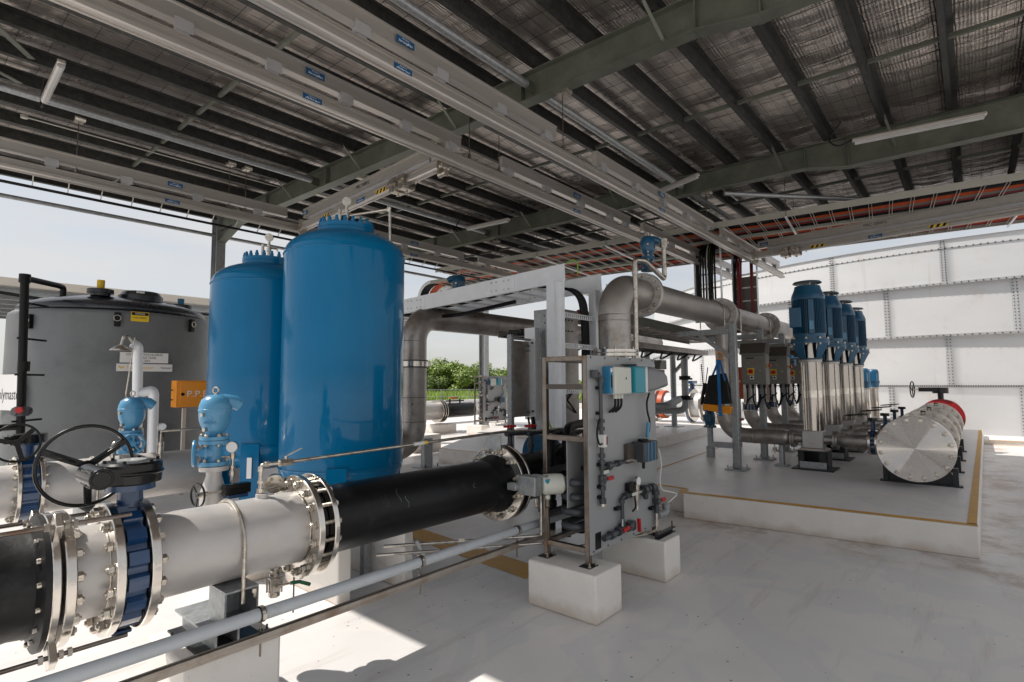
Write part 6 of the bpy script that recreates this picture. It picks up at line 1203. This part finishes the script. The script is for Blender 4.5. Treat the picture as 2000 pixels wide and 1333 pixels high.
# lower trays left of the posts
ladder('long low cable ladder seen from below between the elbow pipe and the braced post', (6.6, 4.15, 2.78), (12.0, 4.15, 2.66), (0, 1, 0), .75, .15, m='rafter', rm='ssdull', double=False, cables=((.2, .03, 'redcable', 1), (.4, .03, 'fascia', 2)))
ladder('lowest cable ladder ending in mid air left of the braced post', (6.3, 5.0, 2.50), (13.4, 5.0, 2.44), (0, 1, 0), .65, .11, m='ssdull', rm='darksteel', double=False, cables=((.12, .035, blk, 5),))
r = T('cable_bracket', 'row of small dark brackets and looped cables under the lowest ladder', 'bracket', (9, 5.3, 2.3))
for k in range(7): x = 7.4+.9*k; MB().tube([(x, 5.1, 2.36), (x+.2, 5.25, 2.24), (x+.5, 5.3, 2.27), (x+.7, 5.2, 2.38)], .022, 8, .1).build('cable_loop', 'blackp', r)
# grey pipework on the back pad
r = T('booster_pipework', 'grey u shaped pipework on posts at the back between panel and orange bag', 'pipework', (13.5, 6, .54))
for x, y in ((13.3, 6.6), (13.9, 6.15)):
    MB().cyl((x, y, .54), (x, y, 2.55), .075, n=18).build('post', 'galv', r); MB().box(x-.2, x+.2, y-.2, y+.2, .54, .56).build('base_plate', 'galv', r)
MB().tube([(13.4, 5.62, 2.5), (13.4, 5.62, 1.0), (13.0, 6.5, 1.0), (13.0, 6.5, 2.3)], .085, 16, .2).build('pipe', 'galv', r)
MB().beam((13.9, 5.7, 2.4), (13.9, 6.1, 2.0), .08, .08, X).build('brace', 'galv', r)
for z in (1.28, 1.78): MB().cyl((13.4, 5.62, z), (13.4, 5.62, z+.10), .14, n=18).box(13.2, 13.35, 5.4, 5.6, z, z+.05).build('flange', 'blackp', r)
MB().box(13.2, 13.5, 6.2, 6.45, 1.62, 2.05).build('switch_box', 'boxgrey', r, bevel=.01); MB().poly([(13.1, 6.15, 2.06), (13.2, 6.15, 2.3), (13.5, 6.15, 2.3), (13.5, 6.15, 2.06)], (0, .35, 0)).build('rain_hood', 'boxgrey', r)
MB().box(13.19, 13.199, 6.3, 6.38, 1.78, 1.86).build('isolator_plate', 'yellow', r)
r = T('flow_coupling', 'black flanged coupling on a short post right behind the panel edge', 'coupling', (12.4, 6.5, .9))
MB().cyl((12.3, 6.75, 1.14), (12.3, 6.35, 1.14), .2, n=24).build('body', 'blackp', r); MB().cyl((12.3, 6.60, .54), (12.3, 6.60, .95), .09, n=16).build('post', 'galv', r)
for y in (6.36, 6.55, 6.72): MB().cyl((12.3, y, 1.14), (12.3, y+.03, 1.14), .27, n=20).build('flange', 'blackgloss', r)
MB().tube([(12.3, 6.3, 1.14), (12.3, 5.9, 1.14), (12.5, 5.7, 1.16), (13.0, 5.62, 1.3)], .09, 14, .15).build('pipe', 'galv', r)
r = T('white_pipeline', 'white painted pipeline with navy valve and orange collar in front of the far tank', 'pipeline', (18.5, 8, .9))
MB().cyl((18.5, 9.8, .92), (18.5, 5.6, .92), .42, n=36).build('pipe', 'tankwhite', r)
for y in (7.55, 7.42, 7.05, 6.9, 8.7): MB().ring((18.5, y, .92), (18.5, y+.05, .92), .56, .4, 36).build('flange', 'machined', r)
MB().ring((18.5, 7.47, .92), (18.5, 7.55, .92), .60, .4, 36).cyl((18.5, 7.5, 1.45), (18.5, 7.5, 1.68), .08, n=14).box(18.3, 18.7, 7.4, 7.7, 1.66, 1.76).build('valve', 'navy', r)
MB().ring((18.5, 8.45, .92), (18.5, 8.62, .92), .50, .4, 36).build('orange_collar', 'orangecable', r)
for y in (6.6, 8.9): MB().box(18.3, 18.7, y, y+.2, 0, .55).build('stand', 'plinth', r)

# ================================================================== BACKGROUND
Bk = V((12.95-3.445, 12.35-2.15, 0))
dosing('small distant copy of the grey instrument panel standing in the sunlight', d=V((9.55, 10.15, 0)), detail=False)
solo(MB().box(12.9, 13.3, 12.3, 13.0, 0, .33), 'concrete_pier', 'plinth', 'sunlit concrete pier under the left legs of the distant panel', 'plinth', bevel=.01)
solo(MB().box(14.1, 14.5, 12.3, 13.0, 0, .33), 'concrete_pier', 'plinth', 'sunlit concrete pier under the right legs of the distant panel', 'plinth', bevel=.01)
solo(MB().box(12.6, 13.4, 14.0, 14.9, 0, .30), 'concrete_pier', 'plinth', 'sunlit concrete pier under the distant black pipe flange', 'plinth', bevel=.01)
solo(MB().box(8.7, 9.6, 10.6, 11.1, 0, .42), 'concrete_pier', 'plinth', 'sunlit concrete pier just right of the pipe bend behind the front vessel', 'plinth', bevel=.01)
r = T('distant_pipeline', 'big silver lagged pipeline with black middle section in the far sunlight', 'pipeline', (14, 14.5, .74))
MB().cyl((2, 14.45, .74), (12.85, 14.45, .74), .30, n=36).build('pipe', 'ss', r); MB().cyl((12.95, 14.45, .74), (14.6, 14.45, .74), .26, n=36).build('black_section', 'black', r); 
for x in (12.85, 12.95, 13.05): MB().ring((x, 14.45, .74), (x+.03, 14.45, .74), .40, .25, 36).build('flange', 'machined', r)
MB().cyl((13.5, 14.45, .98), (13.5, 14.45, 1.15), .03, n=10).cyl((14.0, 14.45, .98), (14.0, 14.45, 1.15), .03, n=10).tube([(13.3, 14.45, 1.08), (14.2, 14.45, 1.08)], .025, 8).build('tapping', 'blackp', r); MB().box(13.55, 13.85, 14.4, 14.5, 1.16, 1.21).build('red_handle', 'red', r)
MB().cyl((14.6, 17.5, .62), (24, 17.5, .62), .36, n=32).build('pipe', 'ss', r); MB().box(18.2, 19.0, 17.13, 17.135, .55, .8).build('dark_panel', 'blackp', r)
MB().cyl((0, 21, .48), (24, 21, .48), .30, n=32).build('pipe', 'ss', r)
r = T('galvanised_frame', 'galvanised goalpost frame standing beyond the canopy against the trees', 'frame', (12, 17, 0)) 
MB().box(13.0, 13.12, 15.6, 15.72, 0, 4.6).build('post', 'galv', r); MB().beam((9.0, 16.5, 3.95), (13.0, 15.66, 3.95), .06, .16).build('cross_beam', 'galv', r)
r = T('distant_shed', 'open sided distant shed with pale fascia behind the grey tank', 'shed', (4, 22, 0))
MB().box(-14, 10.5, 22.0, 22.12, 4.72, 4.98).build('fascia', 'fascia', r, bevel=.02); MB().box(-14, 10.5, 22.13, 34, 4.80, 4.9).build('roof', 'shedroof', r, smooth=False)
for k in range(7): MB().box(-14, 10.4, 22.3+k*1.4, 22.42+k*1.4, 4.5-.0*k, 4.7).build('purlin', 'galv', r, smooth=False)
for x in (-8, -2, 4.0, 10.2): MB().box(x-.1, x+.1, 22.15, 22.35, 0, 4.5).build('column', 'galv', r); MB().box(x-.1, x+.1, 22.4, 33.5, 4.15, 4.45).build('rafter', 'galv', r)
r = T('distant_pipe', 'black service pipe strung along the fascia of the distant shed', 'pipe', (0, 21.8, 4.5)); MB().tube([(-6, 21.9, 4.62), (0, 21.9, 4.58), (2.2, 21.9, 4.5), (3.5, 21.9, 4.36), (9, 21.9, 4.34)], .05, 8, .5).build('pipe', 'blackp', r)
r = T('side_pipework', 'grey pipes and small tank just left of the grey tank at the picture edge', 'pipework', (0, 14, 0))
for k, (x, z) in enumerate(((.35, 3.0), (.6, 2.6), (.9, 2.2))): MB().tube([(x-1.5, 14.6, z), (x, 14.6, z), (x, 14.6, 0)], .05, 10, .15).build('pipe', ('ss', 'galv', 'tarnished')[k], r)
MB().lathe((.5, 15.4, 1.9), Z, [(.0, 0), (.35, .1), (.42, .3), (.35, .55), (0, .7)], 24).build('small_tank', 'ss', r)
# fence
fd = V((math.cos(math.radians(45)), math.sin(math.radians(45)), 0)); fs_ = V((-fd.y, fd.x, 0))
r = T('chain_fence', 'chain wire fence on thin steel posts in front of the distant bushes', 'fence', fd*68)
for k in range(-9, 14):
    c = fd*68+fs_*(k*3.4); c.z = -.9; MB().cyl(c, c+Z*1.75, .045, n=8).build('post', 'galv', r)
for z in (.84, -.02, -.8): MB().tube([fd*68+fs_*-31+Z*z, fd*68+fs_*45+Z*z], .03, 6).build('rail', 'galv', r)
b = MB()
for k in range(190):
    c = fd*68+fs_*(-31+k*.4); c.z = -.9; b.beam(c, c+fs_*.85+Z*1.7, .012, .012); b.beam(c+Z*1.7, c+fs_*.85, .012, .012)
b.build('chain_wire', 'galv', r, smooth=False, kind='stuff')
solo(MB().beam(fd*67+fs_*-31-Z*.75, fd*67+fs_*45-Z*.75, .3, .3), 'kerb', 'roadg', 'low concrete kerb along the foot of the distant fence', 'kerb')
# grass and bushes
def blades(n, fn, h0, h1, wd):
    b = MB()
    for _ in range(n):
        p = fn(); a = random.random()*PI; h = random.uniform(h0, h1); d = V((math.cos(a), math.sin(a), 0))*wd; t = V((random.uniform(-.4, .4)*h, random.uniform(-.4, .4)*h, h)); o = len(b.v)
        b.v += [tuple(p-d), tuple(p+d), tuple(p+t)]; b.f.append((o, o+1, o+2))
    return b
def gp():
    t = random.random(); s_ = random.uniform(-34, 48); return fd*(69+t*16)+fs_*s_+V((0, 0, -.9+random.random()*.12+t*.3))
blades(42000, gp, .4, 1.3, .11).build('grass', 'grass', None, smooth=False, kind='stuff')
def crown(seed, n, rx, rz, m):
    rnd = random.Random(seed); b = MB(); lobes = [(V((rnd.uniform(-.7, .7)*rx, rnd.uniform(-.5, .5)*rx, rnd.uniform(.25, 1.0)*rz)), rnd.uniform(.28, .55)*rx) for _ in range(11)]
    for _ in range(n):
        c, q = rnd.choice(lobes); d = V((rnd.gauss(0, 1), rnd.gauss(0, 1), rnd.gauss(0, 1))).normalized(); rr = q*(rnd.random()**.35)*rnd.uniform(.75, 1.12); p = c+V((d.x*rr, d.y*rr, d.z*rr*.75))
        if p.z < .1: continue
        s_ = rnd.uniform(.07, .17)*1.3; u = V((rnd.gauss(0, 1), rnd.gauss(0, 1), rnd.gauss(0, .6))).normalized(); v = u.cross(d+V((0, 0, .3))).normalized() if abs(u.dot(d)) < .95 else V((0, 0, 1)); o = len(b.v)
        b.v += [tuple(p-u*s_), tuple(p+v*s_*.6), tuple(p+u*s_), tuple(p-v*s_*.6)]; b.f.append((o, o+1, o+2, o+3))
    return b
protos = []
kinds = [('rounded mid green mangrove tree', 'foliage', 3.2, 3.6, 9000), ('darker low mangrove tree', 'foliage2', 3.0, 3.0, 8000), ('taller lumpy bright green tree', 'foliage', 3.4, 4.2, 9500)]
crm = []
for i, (nm, m_, rx, rz, n) in enumerate(kinds):
    o = crown(i+3, n, rx, rz, m_).build('crown', m_, None, smooth=False); crm.append(o.data); bpy.data.objects.remove(o)
b = MB().tube([(0, 0, -.3), (.1, 0, 1.0), (0, .1, 2.2)], [.16, .13, .08], 8)
for k in range(5): a = k*1.3; b.tube([(.05, 0, .9+.2*k), (math.cos(a)*.9, math.sin(a)*.9, 1.7+.2*k), (math.cos(a)*1.6, math.sin(a)*1.6, 2.3+.25*k)], [.07, .05, .02], 6)
o = b.build('trunk', 'bark'); trm = o.data; bpy.data.objects.remove(o)
rr_ = random.Random(5)
ords = ['first', 'second', 'third', 'fourth', 'fifth', 'sixth', 'seventh', 'eighth', 'ninth', 'tenth', 'eleventh', 'twelfth', 'last']
for i in range(13):
    s_ = 11-i*1.85; dd = 88+(i % 3)*3.5; k = (i*7+i//3) % 3; c = fd*dd+fs_*s_; sc = rr_.uniform(1.0, 1.3)
    t = T('mangrove_tree', '%s, %s from the left in the distant belt behind the fence' % (kinds[k][0], ords[i]), 'tree', (c.x, c.y, -.9), 'trees behind the distant fence')
    for nm, me in (('crown', crm[k]), ('trunk', trm)):
        o = bpy.data.objects.new(nm, me); COL.objects.link(o); o.parent = t
    t.scale = (sc, sc, sc); t.rotation_euler = (0, 0, rr_.random()*6.28)
def far_wood(s0, s1, n, name):
    b = MB()
    for _ in range(n):
        s_ = random.uniform(s0, s1); hh = 3.3+.9*math.sin(s_*.7)+.5*math.sin(s_*2.1); z = -.9+hh*random.random()**.7; p = fd*random.uniform(92, 103)+fs_*s_+Z*z
        u = V((random.gauss(0, 1), random.gauss(0, 1), random.gauss(0, .6))).normalized(); v = u.cross(V((random.gauss(0, 1), random.gauss(0, 1), 1))).normalized(); q = random.uniform(.12, .25); o = len(b.v)
        b.v += [tuple(p-u*q), tuple(p+v*q*.6), tuple(p+u*q), tuple(p-v*q*.6)]; b.f.append((o, o+1, o+2, o+3))
    return b.build(name, 'foliage', None, smooth=False, kind='stuff')
far_wood(14, 60, 30000, 'far_wood'); far_wood(-45, -14, 20000, 'far_wood')
